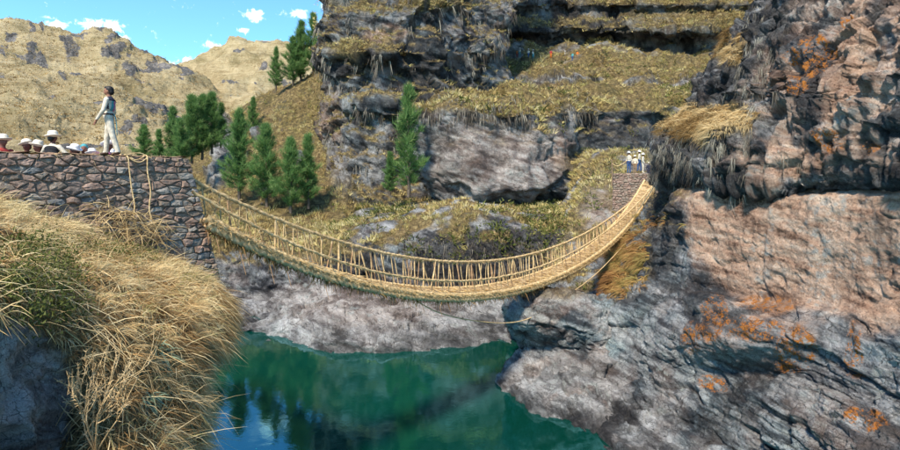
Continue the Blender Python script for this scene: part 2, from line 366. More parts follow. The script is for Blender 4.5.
# ------------------------------------------------------------------ terrain
SURF = {}
TONE = {'rock_near': 1., 'rock_mid': .62, 'rock_far': .42, 'rock_bank': 2.2}
def tones(p, fine):
    n1 = fbm(p * .5 * fine, 5, 2.1, .62); bz = p[:, 2] + .3 * p[:, 0]; n2 = fbm(np.stack([p[:, 0] * .5, p[:, 1] * .5, bz * 3.], 1) * fine + 3.7, 5, 2.1, .66); hue = fbm(p * .6 * fine + 31, 3)
    f1 = voronoi(p * 2.3 * fine + .25 * n2[:, None])[0]
    li = sstep(.42, .25, f1 + .35 * fbm(p * 5 * fine, 3)) * sstep(.0, .35, n1)
    return np.clip(np.stack([.5 + .4 * (.35 * n1 + .65 * n2), .5 + .6 * hue, li], 1), 0, 1)
def streaks(p, fine): return .5 + .45 * fbm(p * np.array((1.5, 1.5, .16)) * fine + 2.2, 4, 2.1, .62)
def sheet(name, ctrl, nr, nc, mat, zones, disp=None, kind='structure', label=None, closed=False, world=False, key=None):
    """ctrl rows top to bottom, columns left to right; zones(px,py,p,n,g) -> zone, zone2 ; disp(p,n,px,py) -> metres along the normal"""
    c = [[(q if world else P(*q)) for q in row] for row in ctrl]
    g = loft(c, nr, nc, closed); n = grid_normals(g)
    p = g.reshape(-1, 3); nn = n.reshape(-1, 3); px, py = project(p)
    if disp is not None:
        D = disp(p, nn, px, py); p2 = p + nn * D[:, None]
    else: p2 = p; D = np.zeros(len(p))
    n2 = grid_normals(p2.reshape(nr, nc, 3)).reshape(-1, 3)
    me = mesh_np(name, p2, grid_faces(nr, nc))
    z, z2 = zones(px, py, p2, n2, nn, D)
    if mat.name in TONE:
        fine = TONE[mat.name]; attr(me, 'tone', tones(p2, fine))
        z[:, 1] = np.maximum(np.clip(z[:, 1], 0, 1) * sstep(.42, .54, streaks(p2, fine)), .9 * sstep(.5, 1., z[:, 1]))
    attr(me, 'zone', np.clip(z, 0, 1)); attr(me, 'zone2', np.clip(z2, 0, 1))
    o = link(name, me, mat); tag(o, label, None, None, kind)
    SURF[key or name] = dict(p=p2, n=n2, z=np.clip(z, 0, 1), px=px, py=py, nr=nr, nc=nc, o=o)
    return o
def blob(px, py, cx, cy, rx, ry, soft=.5):
    d = np.sqrt(((px - cx) / rx) ** 2 + ((py - cy) / ry) ** 2); return 1 - sstep(1 - soft, 1 + soft, d)
def band(v, a, b, s): return sstep(a - s, a + s, v) * (1 - sstep(b - s, b + s, v))
def Z3(a, b, c):
    k = 0 * (a + b + c); return np.stack([a + k, b + k, c + k], 1)

# --- ground far below everything, and the river
me = mesh_np('ground', np.array([(-3000, -900, -16), (3000, -900, -16), (3000, 4000, -16), (-3000, 4000, -16)], float), np.array([[0, 1, 2, 3]]))
tag(link('ground', me, M['soil']), kind='structure')
rv = np.array([(x, y, z) for z in (WATER_Z - 5, WATER_Z) for x, y in ((-70, -60), (60, -60), (60, 75), (-70, 75))], float)
me = mesh_np('river', rv, np.array([[3, 2, 1, 0], [4, 5, 6, 7], [0, 1, 5, 4], [1, 2, 6, 5], [2, 3, 7, 6], [3, 0, 4, 7]]), False)
tag(link('river', me, M['water']), kind='structure')

# --- hills
def hill(name, ctrl, nr, nc, amp, outc, label):
    def disp(p, n, px, py):
        far = sstep(40, 140, p[:, 1])
        q = p * np.array((.016, .016, .010))
        gully = ridged(q + 2.2, 5, .5)
        r = amp * (gully - 1.05) * far + .9 * fbm(p * .14, 5, 2.1, .6) * (.3 + far) + 1.6 * far * fbm(p * .05 + 3, 4)
        rk = 0 * px
        for (cx, cy, rx, ry, h) in outc: rk = np.maximum(rk, h * .5 * blob(px + 5 * fbm(p * .05, 3), py + 3 * fbm(p * .05 + 9, 3), cx, cy, rx, ry, .5))
        r = r + rk * (.45 + .9 * fbm(p * .13 + 4, 4, 2.1, .6) + .35 * voronoi(p * .1, True)[3])
        return r
    def zones(px, py, p, n, nb, D):
        rk = 0 * px
        for (cx, cy, rx, ry, h) in outc: rk = np.maximum(rk, blob(px + 5 * fbm(p * .05, 3), py + 3 * fbm(p * .05 + 9, 3), cx, cy, rx * .95, ry * .95, .5) * (.75 + .5 * fbm(p * .2, 3)))
        rk = np.maximum(rk, sstep(.42, .62, fbm(p * np.array((.03, .03, .07)) + 7, 4)) * .8)
        return Z3(rk, 0, 0 * px), Z3(0, 0, 0 * px)
    sheet(name, ctrl, nr, nc, M['hill'], zones, disp, label=label, key=name + str(nr))
def ridge_rows(ridge, base_y, ridge_d, base_d, rows=7, power=1.25):
    """ridge: [(px,py)]; rows go from behind the ridge down to the foot"""
    out = [[(px, py + 26, ridge_d * 1.35) for px, py in ridge], [(px, py + 3, ridge_d * 1.1) for px, py in ridge]]
    for k in range(rows):
        t = (k / (rows - 1)); out.append([(px, py + (base_y - py) * t, ridge_d + (max(base_d, float(np.interp(px, [40, 190], [base_d, 118]))) - ridge_d) * t ** (1 / power)) for px, py in ridge])
    return out
RR = [(120, 96), (150, 80), (185, 67), (205, 57), (228, 48), (250, 43), (275, 44), (310, 50), (350, 62), (420, 80)]
hill('hill', ridge_rows(RR, 170, 420, 150), 130, 170, 9., [(170, 70, 8, 5, 6), (240, 58, 14, 5, 8), (230, 84, 12, 5, 6), (205, 96, 10, 4, 5), (262, 70, 8, 5, 5)], None)
LR = [(-160, 2), (-80, 10), (-30, 17), (0, 22), (25, 29), (45, 35), (75, 38), (100, 37), (115, 43), (130, 51), (150, 58), (170, 64), (186, 70), (205, 84), (235, 110), (280, 150)]
hill('hill', ridge_rows(LR, 168, 300, 62) + [[(x, 186, float(np.interp(x, [40, 190], [46, 112]))) for x, y in LR], [(x, 225, float(np.interp(x, [40, 190], [40, 108]))) for x, y in LR]], 200, 270, 7.,
     [(69, 50, 10, 8, 5), (102, 31, 13, 7, 7), (31, 55, 6, 6, 4), (41, 64, 6, 5, 3), (115, 53, 13, 5, 5), (3, 53, 5, 10, 4), (128, 70, 10, 8, 5), (146, 54, 8, 3, 4), (152, 66, 8, 5, 4),
      (4, 85, 6, 6, 3), (60, 73, 4, 3, 3), (78, 78, 6, 6, 3), (143, 110, 22, 9, 5), (132, 127, 14, 6, 3), (30, 32, 3, 4, 3), (42, 33, 3, 3, 3), (64, 87, 5, 4, 2), (112, 42, 6, 4, 3),
      (10, 40, 8, 3, 3), (185, 78, 8, 4, 3), (90, 108, 12, 4, 2), (50, 102, 6, 3, 2)], None)

# --- grassy hillside on the far bank, under the pine trees
def zones_grassy(lo=.25, hi=.55, rockspots=(), extra=None):
    def zones(px, py, p, n, nb, D):
        nz = .5 * n[:, 2] + .5 * nb[:, 2]
        gr = sstep(lo, hi, nz + .25 * fbm(p * .25 + 4, 4))
        for (cx, cy, rx, ry) in rockspots: gr = gr * (1 - .95 * blob(px, py, cx, cy, rx, ry, .4))
        dark = .3 * sstep(0, .4, fbm(p * .2 + 11, 3)) * (1 - gr)
        z2 = Z3(0, .5 * sstep(-.1, .4, fbm(p * .15 + 2, 3)), .4 * sstep(0, .4, fbm(p * .2 + 6, 3)))
        return Z3(0, dark, gr), z2
    return zones
HS_SPOTS = [(226, 150, 12, 28), (217, 178, 10, 12), (222, 124, 9, 10), (345, 150, 16, 40), (300, 165, 9, 6), (262, 140, 7, 5)]
def hs_disp(p, n, px, py):
    r = .7 * fbm(p * .12, 5) + .25 * fbm(p * .7, 4)
    k = 0 * px
    for (cx, cy, rx, ry) in HS_SPOTS: k = np.maximum(k, blob(px, py, cx, cy, rx, ry, .4))
    return r + k * (1.2 + rockiness(p, n, 2.4, 1.3))
sk = [(95, 172), (150, 166), (190, 152), (212, 134), (235, 118), (262, 100), (285, 90), (310, 80), (335, 68), (365, 55), (385, 75)]
rows = [[(x, y + 60, 120) for x, y in sk], [(x, y + 4, 90) for x, y in sk], [(x, y, 80) for x, y in sk]]
for t, d in ((.3, 73), (.6, 65), (.85, 58)): rows.append([(x + 10 * t, y + (212 + (x - 200) * .05 - y) * t, d) for x, y in sk])
rows.append([(x + 12, 222 + (x - 200) * .06 + (0 if x < 330 else (x - 330) * .3), 52) for x, y in sk]); rows.append([(x + 14, 250 + (x - 200) * .06, 45.5) for x, y in sk])
rows = [[(x, y + (max(0, x - 350) * .5 if k > 2 else 0), d + (max(0, x - 350) * .12 if k > 2 else 0)) for x, y, d in r] for k, r in enumerate(rows)]
sheet('hillside', rows, 170, 230, M['rock_mid'], zones_grassy(.12, .4, HS_SPOTS), hs_disp)

# --- cliff behind the pines
def A_zones(px, py, p, n, nb, D):
    nz = n[:, 2]
    gr = np.maximum(sstep(.35, .7, nz + .2 * fbm(p * .3, 3)) * .9, np.maximum(blob(px, py, 352, 45, 30, 9, .4), blob(px, py, 400, 2, 70, 8, .4)) * sstep(-.2, .2, fbm(p * .4 + 3, 3) + .25))
    gr = np.maximum(gr, blob(px, py, 360, 185, 40, 16, .5) * sstep(-.15, .15, fbm(p * .3 + 5, 3)))
    red = .75 * np.maximum(blob(px, py, 385, 33, 24, 9, .3), blob(px, py, 333, 120, 12, 30, .5) * .7)
    dark = .75 * sstep(-.1, .35, fbm(p * np.array((.2, .2, .1)) + 9, 4)) + .55 * blob(px, py, 415, 85, 30, 60, .5) + .4 * band(py, 55, 72, 6)
    pale = .75 * blob(px, py, 360, 120, 34, 30, .6) * sstep(-.3, .3, fbm(p * .3, 3)) + .5 * blob(px, py, 372, 160, 26, 14, .4)
    return Z3(red, dark * (1 - .6 * pale), gr), Z3(0, pale, .5 * sstep(-.1, .4, fbm(p * .15 + 1, 3)))
rows = []
for y, x0, d in ((-170, 350, 88), (-60, 338, 76), (-12, 337, 71), (4, 328, 66.5), (22, 322, 65.5), (38, 323, 65), (52, 320, 63.4), (62, 322, 64.6), (92, 328, 64.6), (104, 326, 63.4), (118, 327, 64), (150, 328, 62.6), (158, 326, 61.6), (188, 325, 60.5), (225, 322, 57)):
    rows.append([(x0 + 12, y, d + 26), (x0 - 1, y, d + 9), (x0 + 2, y, d + 2.5), (x0 + 24, y, d), (x0 + 55, y, d - .7), (x0 + 88, y, d + 1), (x0 + 115, y, d + 3), (x0 + 150, y, d + 9), (x0 + 190, y, d + 14)])
sheet('cliff', rows, 260, 190, M['rock_far'], A_zones, lambda p, n, px, py: rockiness(p, n, 3.6, 2.0, (.12, -.1, 1), 1.25, .8))

# --- uppermost cliff with its grassy ledge
def C_zones(px, py, p, n, nb, D):
    gr = np.maximum(sstep(.35, .7, n[:, 2]) * .8, band(py, 10, 30, 5) * sstep(610, 660, px) * sstep(-.25, .1, fbm(p * .15, 3) + .15))
    gr = np.maximum(gr, band(py, -6, 4, 4) * sstep(560, 600, px))
    dark = .85 * sstep(-.25, .3, fbm(p * np.array((.12, .12, .05)) + 9, 4)) + .25
    return Z3(0, dark, gr), Z3(0, .35 * sstep(0, .4, fbm(p * .1, 3)), .7 * sstep(-.2, .3, fbm(p * .1 + 4, 3)))
rows = []
for y, d in ((-190, 138), (-60, 124), (-10, 118), (3, 113), (12, 114), (20, 111), (31, 108.5), (36, 112), (46, 113), (60, 111)):
    rows.append([(x, y, d + e) for x, e in ((395, 14), (430, 4), (465, 0), (500, -2), (540, 1), (590, 2), (640, -2), (690, -5), (740, -4), (820, -3), (900, 0))])
sheet('cliff', rows, 120, 280, M['rock_far'], C_zones, lambda p, n, px, py: rockiness(p, n, 5., 2.4, (.08, -.1, 1), 1., .9, 1., 3.), key='top_cliff')

# --- great boulder-shaped bluff with its tiers of grass
def B_zones(px, py, p, n, nb, D):
    n1 = fbm(p * .25, 4)
    top = 1 - sstep(103, 116, py + 10 * n1 + 10 * sstep(560, 470, px) * 0)
    gr = np.maximum(sstep(.2, .55, .6 * nb[:, 2] + .4 * n[:, 2] + .2 * n1), top * .9) * (1 - sstep(130, 150, py))
    gr = gr * (1 - .9 * band(py + 4 * n1, 79, 84, 2) - .7 * band(py, 42, 56, 3) * sstep(-.1, .2, n1))
    gr = np.maximum(gr, sstep(168, 180, py) * sstep(575, 590, px))
    gr = np.maximum(gr, .9 * blob(px, py, 585, 165, 24, 14, .5))
    red = .25 * blob(px, py, 505, 160, 85, 38, .3) * sstep(-.5, .2, fbm(p * .15 + 6, 3)) + .5 * blob(px, py, 562, 155, 8, 18, .4)
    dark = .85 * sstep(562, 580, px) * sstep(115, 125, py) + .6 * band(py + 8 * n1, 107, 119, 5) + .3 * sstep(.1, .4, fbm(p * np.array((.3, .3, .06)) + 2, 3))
    pale = .75 * blob(px, py, 500, 160, 80, 44, .3) * sstep(-.6, .1, n1)
    return Z3(red, dark, gr), Z3(.35 * blob(px, py, 560, 165, 14, 25, .5), pale, .55 * sstep(-.1, .3, fbm(p * .2 + 4, 3)))
Bc = [(-26, 16), (-8, 7), (0, 3), (14, .6), (50, -.6), (95, -1), (125, .6), (146, 4), (158, 9), (178, 12), (220, 14), (275, 14), (350, 14), (450, 16)]
rows = []
for y, x0, d, e in ((40, 440, 118, .3), (46, 440, 112, .3), (57, 445, 101, .3), (66, 447, 93, .4), (74, 445, 86, .4), (77, 440, 84.5, .4), (86, 432, 82, .4), (92, 427, 75, .5), (98, 418, 68, .6), (106, 414, 61, .8), (112, 412, 58, .9),
                    (119, 414, 57.6, 1), (138, 417, 57.2, 1), (160, 418, 56.6, 1), (178, 420, 56.3, 1), (190, 428, 56.6, 1), (199, 431, 58, 1), (203, 432, 62, 1), (203, 432, 68, .8)):
    rows.append([(x0 + a, y, d + b * e) for a, b in Bc])
def B_disp(p, n, px, py):
    k = sstep(99, 116, py)
    return (rockiness(p, n, 3.2, 1.05, (.06, -.08, 1), 1.7, .55, .7, 6.) * (.3 + .7 * k) + (1 - k) * (1.3 * fbm(p * .11, 4) + .5 * fbm(p * .5, 3)) + 1.9 * fbm(p * np.array((.16, .16, .1)) + 3, 3))
sheet('bluff', rows, 270, 300, M['rock_mid'], B_zones, B_disp)

# --- river bank: pale shelf by the water, dark wall above it, ledge under the bluff
def wd(y): return -WATER_Z * FPX / (y - HOR)
def bank_zones(px, py, p, n, nb, D):
    n1 = fbm(p * .3, 4)
    gr = sstep(.35, .65, .5 * nb[:, 2] + .5 * n[:, 2] + .3 * n1) * (1 - sstep(262, 275, py - (px - 300) * .06 + 12 * n1))
    gr = np.maximum(gr, .95 * (1 - sstep(226, 238, py + 8 * n1)) * (1 - blob(px, py, 462, 215, 56, 12, .25)))
    gr = gr * (1 - sstep(330, 370, px) * (1 - sstep(-.3, .05, fbm(p * .35 + 50, 3))))
    pale = 1. * sstep(284, 296, py + 8 * n1) * sstep(240, 262, px) + .9 * blob(px, py, 462, 215, 56, 12, .3)
    low = sstep(245, 260, py) * (1 - sstep(280, 295, py + 4 * n1))
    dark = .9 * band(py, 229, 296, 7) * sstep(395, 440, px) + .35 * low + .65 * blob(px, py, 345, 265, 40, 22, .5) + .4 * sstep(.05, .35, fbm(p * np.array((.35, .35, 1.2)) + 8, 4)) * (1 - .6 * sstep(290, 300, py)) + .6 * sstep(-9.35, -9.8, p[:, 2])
    pale = pale * (1 - .4 * sstep(.1, .35, fbm(p * np.array((.3, .3, .9)) + 5, 4)))
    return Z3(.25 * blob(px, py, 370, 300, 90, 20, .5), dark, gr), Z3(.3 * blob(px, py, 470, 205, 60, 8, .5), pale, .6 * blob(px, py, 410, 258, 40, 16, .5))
bx = [170, 205, 235, 262, 290, 320, 350, 385, 420, 455, 490, 520, 550, 580, 610]
sh = [330, 332, 335, 340, 345, 351, 354, 356, 354, 351, 349, 346, 343, 342, 342]           # shoreline rows
shf = [322, 322, 325, 322, 314, 309, 306, 308, 312, 318, 322, 322, 320, 320, 320]          # brow of the pale shelf
shb = [296, 296, 298, 298, 294, 290, 288, 288, 290, 293, 296, 298, 298, 298, 298]          # back of the shelf
wt = [236, 238, 240, 244, 250, 248, 240, 230, 227, 226, 226, 226, 226, 224, 222]           # top of the dark wall
rows = []
rows.append([(x, 190, 70) for x in bx])
rows.append([(x, 200 + (6 if x < 380 else 0), 62) for x in bx])
rows.append([(x, 210 + (8 if x < 380 else 0), 55) for x in bx])
rows.append([(x, y - 12, 49) for x, y in zip(bx, wt)])
rows.append([(x, y, 44.2) for x, y in zip(bx, wt)])
rows.append([(x, (y + b) / 2 - 8, 42.3) for x, y, b in zip(bx, wt, shb)])
rows.append([(x, b - 6, 41.6) for x, b in zip(bx, shb)])
rows.append([(x, b + 1, 39.5) for x, b in zip(bx, shb)])
rows.append([(x, f - 6, 35.0 + .2 * abs(x - 380) / 30) for x, f in zip(bx, shf)])
rows.append([(x, f + 2, 33.0 + .18 * abs(x - 380) / 30) for x, f in zip(bx, shf)])
rows.append([(x, (s + f) / 2 + 4, wd(s) + .9) for x, s, f in zip(bx, sh, shf)])
rows.append([(x, s, wd(s)) for x, s in zip(bx, sh)])
rows.append([(x, s + 22, wd(s) - .6) for x, s in zip(bx, sh)])
rows.append([(x, s + 70, wd(s) - 1.5) for x, s in zip(bx, sh)])
def bank_disp(p, n, px, py):
    g = 1 - sstep(228, 250, py)
    shelf = sstep(286, 296, py)
    return (rockiness(p, n, 2.0, .85, (.1, -.3, 1), 1.6, .5, .9, 12.) * (1 - shelf) + shelf * (rockiness(p, n, 1.5, .72, (.08, -.04, 1), 2.0, .45, .45, 17.) - .02)) * (1 - .75 * g) + g * .4 * fbm(p * .35, 4) + .7 * blob(px, py, 462, 215, 50, 11, .4)
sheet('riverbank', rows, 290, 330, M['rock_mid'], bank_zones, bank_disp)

# --- slope under the far abutment
def S_zones(px, py, p, n, nb, D):
    n1 = fbm(p * .35, 4)
    gr = sstep(-.25, .2, n1 + .35 - sstep(255, 285, py) * .55) * .95
    gr = gr * (1 - .55 * blob(px, py, 598, 208, 16, 16, .6))
    return Z3(.35 * blob(px, py, 600, 210, 24, 22, .6), .45 * sstep(0, .4, n1) * sstep(250, 280, py), gr), Z3(.4 * blob(px, py, 602, 300, 16, 30, .5), .25, .75 * sstep(250, 280, py))
Sc = [(-16, 9), (-4, 3.5), (8, .8), (30, 0), (55, -.6), (80, -1.2), (105, -1.5), (135, -1.5)]
rows = [[(x0 + a, y, d + b) for a, b in Sc] for y, x0, d in ((150, 600, 58), (166, 592, 52), (180, 588, 48.5), (196, 582, 45.6), (215, 570, 43.2), (240, 560, 40.5), (262, 553, 38.2), (285, 548, 36), (310, 545, 34), (345, 545, 32.5), (385, 545, 31), (430, 545, 30))]
sheet('slope', rows, 180, 130, M['rock_mid'], S_zones, lambda p, n, px, py: rockiness(p, n, 1.8, .8, (.1, -.2, 1), .7, .8, 1., 20.) * (.45 + .55 * sstep(245, 275, py)))

# --- right-hand gorge wall below the overhang
def R_zones(px, py, p, n, nb, D):
    n1 = fbm(p * .3, 4); n2 = fbm(p * .9 + 3, 4)
    edge = np.interp(px, [640, 672, 690, 720, 745, 790, 840, 900, 1000], [190, 236, 262, 284, 305, 316, 318, 330, 345])
    red = sstep(672, 688, px + 10 * n2) * (1 - sstep(edge - 14, edge + 14, py + 18 * n2 + 10 * n1))
    gr = .95 * blob(px, py, 622, 262, 26, 34, .4) * sstep(-.2, .15, n2 + .1) + .75 * sstep(.55, .8, n[:, 2]) * (1 - sstep(210, 240, py)) * (1 - sstep(680, 700, px))
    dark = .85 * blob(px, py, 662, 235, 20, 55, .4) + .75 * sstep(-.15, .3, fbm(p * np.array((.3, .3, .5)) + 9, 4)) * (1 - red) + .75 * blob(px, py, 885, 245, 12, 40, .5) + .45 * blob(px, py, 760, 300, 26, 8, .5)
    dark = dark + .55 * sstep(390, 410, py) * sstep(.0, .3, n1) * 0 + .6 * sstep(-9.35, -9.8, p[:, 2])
    orange = .95 * np.maximum.reduce([blob(px, py, 715, 320, 16, 26, .4), blob(px, py, 760, 330, 40, 14, .5) * .8, blob(px, py, 712, 383, 14, 9, .5), blob(px, py, 795, 350, 22, 26, .4), blob(px, py, 855, 350, 10, 30, .4), blob(px, py, 866, 420, 16, 14, .4),
                                       blob(px, py, 765, 302, 34, 9, .4) * .8, blob(px, py, 602, 300, 8, 26, .4), blob(px, py, 690, 338, 16, 20, .5) * .8])
    blue = .85 * blob(px, py, 618, 320, 26, 46, .4) + .55 * sstep(-.2, .2, n1) * (1 - red) + .4 * blob(px, py, 880, 280, 30, 30, .5)
    pale = .22 * sstep(0, .3, fbm(p * .25 + 15, 4)) * (1 - red) + .3 * band(py, 400, 460, 15) * (1 - sstep(650, 690, px))
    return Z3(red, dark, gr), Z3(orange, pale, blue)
rw = []
def rrow(y, lst): rw.append([(x, y + dy, d) for x, dy, d in lst])
rrow(186, [(640, 0, 46), (660, 0, 40), (676, 0, 35), (695, 0, 28), (735, 0, 24.5), (785, 0, 21.7), (842, 0, 19.4), (905, 0, 17.2), (990, 0, 14.6), (1090, 0, 12.2)])
rrow(193, [(628, 24, 42), (645, 22, 36), (664, 12, 30), (688, 0, 24.4), (731, 0, 21.8), (783, 0, 19.5), (841, 2, 17.4), (904, 4, 15.4), (990, 5, 13.2), (1090, 6, 11)])
rrow(205, [(622, 22, 41), (640, 20, 34.5), (660, 12, 28.4), (683, 4, 23.8), (729, 0, 21.4), (782, 0, 19.1), (841, 0, 17), (904, 0, 15.1), (990, 0, 12.9), (1090, 0, 10.8)])
rrow(240, [(612, 6, 39), (630, 6, 32.5), (655, 2, 27), (681, 0, 23.4), (728, 0, 21.1), (782, 0, 18.9), (841, 0, 16.8), (904, 0, 14.9), (990, 0, 12.7), (1090, 0, 10.6)])
rrow(275, [(604, 0, 38), (619, 0, 31), (648, 0, 26), (682, 0, 23), (729, 0, 20.9), (782, 0, 18.8), (841, 0, 16.7), (904, 0, 14.8), (990, 0, 12.6), (1090, 0, 10.5)])
rrow(296, [(598, 0, 37), (610, 0, 29), (640, 0, 25.2), (685, -6, 22.7), (732, -2, 20.8), (783, 0, 18.7), (841, 4, 16.6), (904, 6, 14.7), (990, 6, 12.5), (1090, 6, 10.4)])
rrow(312, [(593, 0, 36), (603, 0, 27), (634, 0, 24.6), (686, -14, 21.6), (736, -8, 19.7), (786, -2, 17.8), (843, 4, 16), (905, 8, 14.3), (990, 8, 12.2), (1090, 8, 10.2)])
rrow(340, [(590, 0, 34), (600, 0, 26), (632, 0, 24), (684, 0, 20.6), (736, 0, 18.6), (788, 0, 16.8), (845, 0, 15.6), (906, 0, 13.9), (990, 0, 11.9), (1090, 0, 9.9)])
rrow(372, [(585, 0, 33), (597, 0, 25), (630, 0, 23.2), (682, 0, 21.2), (735, 0, 19.5), (788, 0, 17.7), (845, 0, 15.5), (906, 0, 13.8), (990, 0, 11.8), (1090, 0, 9.8)])
rrow(405, [(580, 0, 31), (595, 0, 23.5), (632, 0, 21.8), (682, 0, 20), (735, 0, 18.4), (788, 0, 16.8), (845, 0, 15.2), (906, 0, 13.6), (990, 0, 11.6), (1090, 0, 9.7)])
rrow(432, [(580, 0, 28), (597, 0, 21), (636, 0, 20.3), (684, 0, 19.2), (736, 0, 17.8), (788, 0, 16.3), (845, 0, 14.8), (906, 0, 13.3), (990, 0, 11.4), (1090, 0, 9.5)])
rrow(456, [(585, 0, 25), (605, 0, 19), (646, 0, 18.8), (694, 0, 18.3), (742, 0, 17.2), (792, 0, 15.9), (848, 0, 14.5), (908, 0, 13), (990, 0, 11.2), (1090, 0, 9.4)])
rrow(500, [(600, 0, 21), (625, 0, 17), (672, 0, 16.8), (720, 0, 16.5), (765, 0, 16), (812, 0, 15), (862, 0, 13.9), (918, 0, 12.6), (990, 0, 10.9), (1090, 0, 9.2)])
rrow(610, [(640, 0, 18), (670, 0, 14.4), (715, 0, 14.2), (760, 0, 14), (800, 0, 13.8), (842, 0, 13.3), (888, 0, 12.6), (935, 0, 11.7), (1000, 0, 10.4), (1090, 0, 8.9)])
def R_disp(p, n, px, py):
    slab = sstep(676, 694, px) * (1 - sstep(285, 312, py - (px - 680) * .1))
    lowk = sstep(330, 380, py)
    r = rockiness(p, n, 1.5, .6, (.3, .1, 1), 1.2, .8, 1., 31.)
    s = .3 * fbm(p * .3 + 3, 4) + .18 * fbm(p * 1.0, 5, 2.1, .62) + .05 * fbm(p * 4, 3)
    f1, f2, idr = voronoi(p * np.array((.3, .3, .26)) + 3 + .35 * np.stack([fbm(p * .8 + s_, 2) for s_ in (1., 5., 9.)], 1))
    s = s + .1 * (idr - .5) - .16 * np.exp(-((f2 - f1) / .03) ** 2) * sstep(0, .35, perlin(p * .3 + 5))
    s = s + .14 * ridged(p * np.array((.9, .9, .14)) + 2, 4) * (1 - sstep(215, 262, py))
    s = s + .12 * voronoi(p * 1.1, True)[3] * sstep(-.2, .3, perlin(p * .4 + 25))
    pock = voronoi(p * 1.9 + 7)[0]
    s = s - .13 * (1 - sstep(.1, .38, pock)) - .35 * blob(px, py, 765, 303, 34, 9, .4)
    low = rockiness(p, n, 1.25, .62, (.42, .1, 1), 2.2, .5, .8, 40.)
    return (slab * s * .46 + (1 - slab) * ((1 - lowk) * r + lowk * low)) * .9
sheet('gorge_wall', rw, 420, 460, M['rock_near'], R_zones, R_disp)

# --- overhanging block above it
def U_zones(px, py, p, n, nb, D):
    n1 = fbm(p * .3, 4); n2 = fbm(p * .8 + 3, 4)
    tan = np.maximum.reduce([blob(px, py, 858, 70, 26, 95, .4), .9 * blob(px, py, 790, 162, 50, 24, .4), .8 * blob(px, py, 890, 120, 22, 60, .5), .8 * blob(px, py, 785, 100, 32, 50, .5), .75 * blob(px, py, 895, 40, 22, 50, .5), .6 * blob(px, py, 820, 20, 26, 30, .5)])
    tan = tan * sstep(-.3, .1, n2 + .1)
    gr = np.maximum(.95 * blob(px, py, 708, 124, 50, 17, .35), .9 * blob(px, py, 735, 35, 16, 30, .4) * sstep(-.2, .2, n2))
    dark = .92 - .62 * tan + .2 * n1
    orange = np.maximum.reduce([blob(px, py, 822, 55, 14, 20, .4), blob(px, py, 812, 78, 12, 22, .4), blob(px, py, 846, 22, 9, 10, .4), blob(px, py, 842, 145, 18, 12, .5) * .8, blob(px, py, 876, 149, 9, 7, .4), blob(px, py, 800, 60, 8, 10, .4)])
    pale = .55 * blob(px, py, 757, 80, 12, 55, .5) * sstep(-.1, .2, n2) + .35 * blob(px, py, 735, 165, 26, 20, .5) * sstep(0, .2, n2)
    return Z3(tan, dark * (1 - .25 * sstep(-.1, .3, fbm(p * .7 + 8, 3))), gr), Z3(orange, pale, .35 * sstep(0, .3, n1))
rw = []
rrow(-190, [(862, 0, 46), (866, 0, 37), (884, 0, 32), (910, 0, 28.5), (945, 0, 26), (995, 0, 23), (1060, 0, 20), (1150, 0, 17)])
rrow(-60, [(810, 0, 46), (814, 0, 37), (830, 0, 32), (852, 0, 28.6), (885, 0, 26), (935, 0, 23), (1010, 0, 19.6), (1110, 0, 16.4)])
rrow(0, [(765, 0, 46), (769, 0, 36.5), (784, 0, 31.2), (806, 0, 28.2), (838, 0, 25.6), (886, 0, 22.6), (960, 0, 19.2), (1070, 0, 15.8)])
rrow(35, [(735, 0, 46), (740, 0, 37), (757, 0, 31.8), (782, 0, 28.2), (818, 0, 25.3), (870, 0, 22.2), (950, 0, 18.7), (1060, 0, 15.6)])
rrow(70, [(710, 0, 46), (716, 0, 37.5), (736, 0, 32.6), (766, 0, 28.4), (808, 0, 25.1), (864, 0, 21.9), (946, 0, 18.4), (1060, 0, 15.3)])
rrow(98, [(692, 0, 46), (700, 0, 38), (724, 0, 33.2), (760, 0, 28.6), (806, 0, 25.0), (863, 0, 21.8), (946, 0, 18.3), (1060, 0, 15.2)])
rrow(112, [(674, 4, 45), (682, 2, 37.5), (712, 0, 32.2), (756, -4, 28), (805, 0, 24.7), (864, 0, 21.6), (946, 0, 18.2), (1060, 0, 15.1)])
rrow(132, [(656, 0, 44), (661, 0, 36.8), (694, 0, 30.8), (747, -4, 27.1), (803, 0, 24.3), (864, 0, 21.3), (948, 0, 18), (1060, 0, 15)])
rrow(150, [(651, 0, 44), (656, 0, 36.4), (691, 0, 30.4), (745, 0, 26.8), (803, 0, 24.0), (865, 0, 21), (949, 0, 17.8), (1060, 0, 14.9)])
rrow(172, [(656, 0, 44), (660, 0, 36.3), (692, 0, 30.2), (745, 0, 26.6), (803, 0, 23.8), (866, 2, 20.9), (949, 4, 17.7), (1060, 4, 14.8)])
rrow(184, [(662, 0, 44), (667, 0, 36.6), (696, 0, 30.4), (747, 0, 26.8), (804, 0, 24.0), (868, 3, 21.1), (950, 6, 17.9), (1060, 6, 14.9)])
rrow(187, [(676, 0, 44), (682, -1, 38.5), (702, 0, 32.2), (750, 0, 28.6), (806, 1, 25.6), (870, 3, 22.6), (952, 5, 19.2), (1060, 6, 16)])
rrow(186, [(690, 0, 46), (694, -2, 42), (708, 0, 36.5), (755, 0, 33), (808, 0, 29.6), (872, 0, 26.2), (954, 0, 22), (1060, 0, 18)])
rw = [[(x + (9 if k < 3 and y > 105 else 5 if k < 3 else 0), y, d * .78) for k, (x, y, d) in enumerate(r)] for r in rw]
def U_disp(p, n, px, py):
    k = rockiness(p, n, 1.6, .8, (.12, -.1, 1), .55, 1., 1.1, 51.)
    flute = .28 * ridged(p * np.array((1.1, 1.1, .16)) + 4, 4)
    return (k + flute) * (1 - .55 * blob(px, py, 708, 122, 50, 12, .4)) * (1 - .6 * sstep(183, 187, py)) - .1
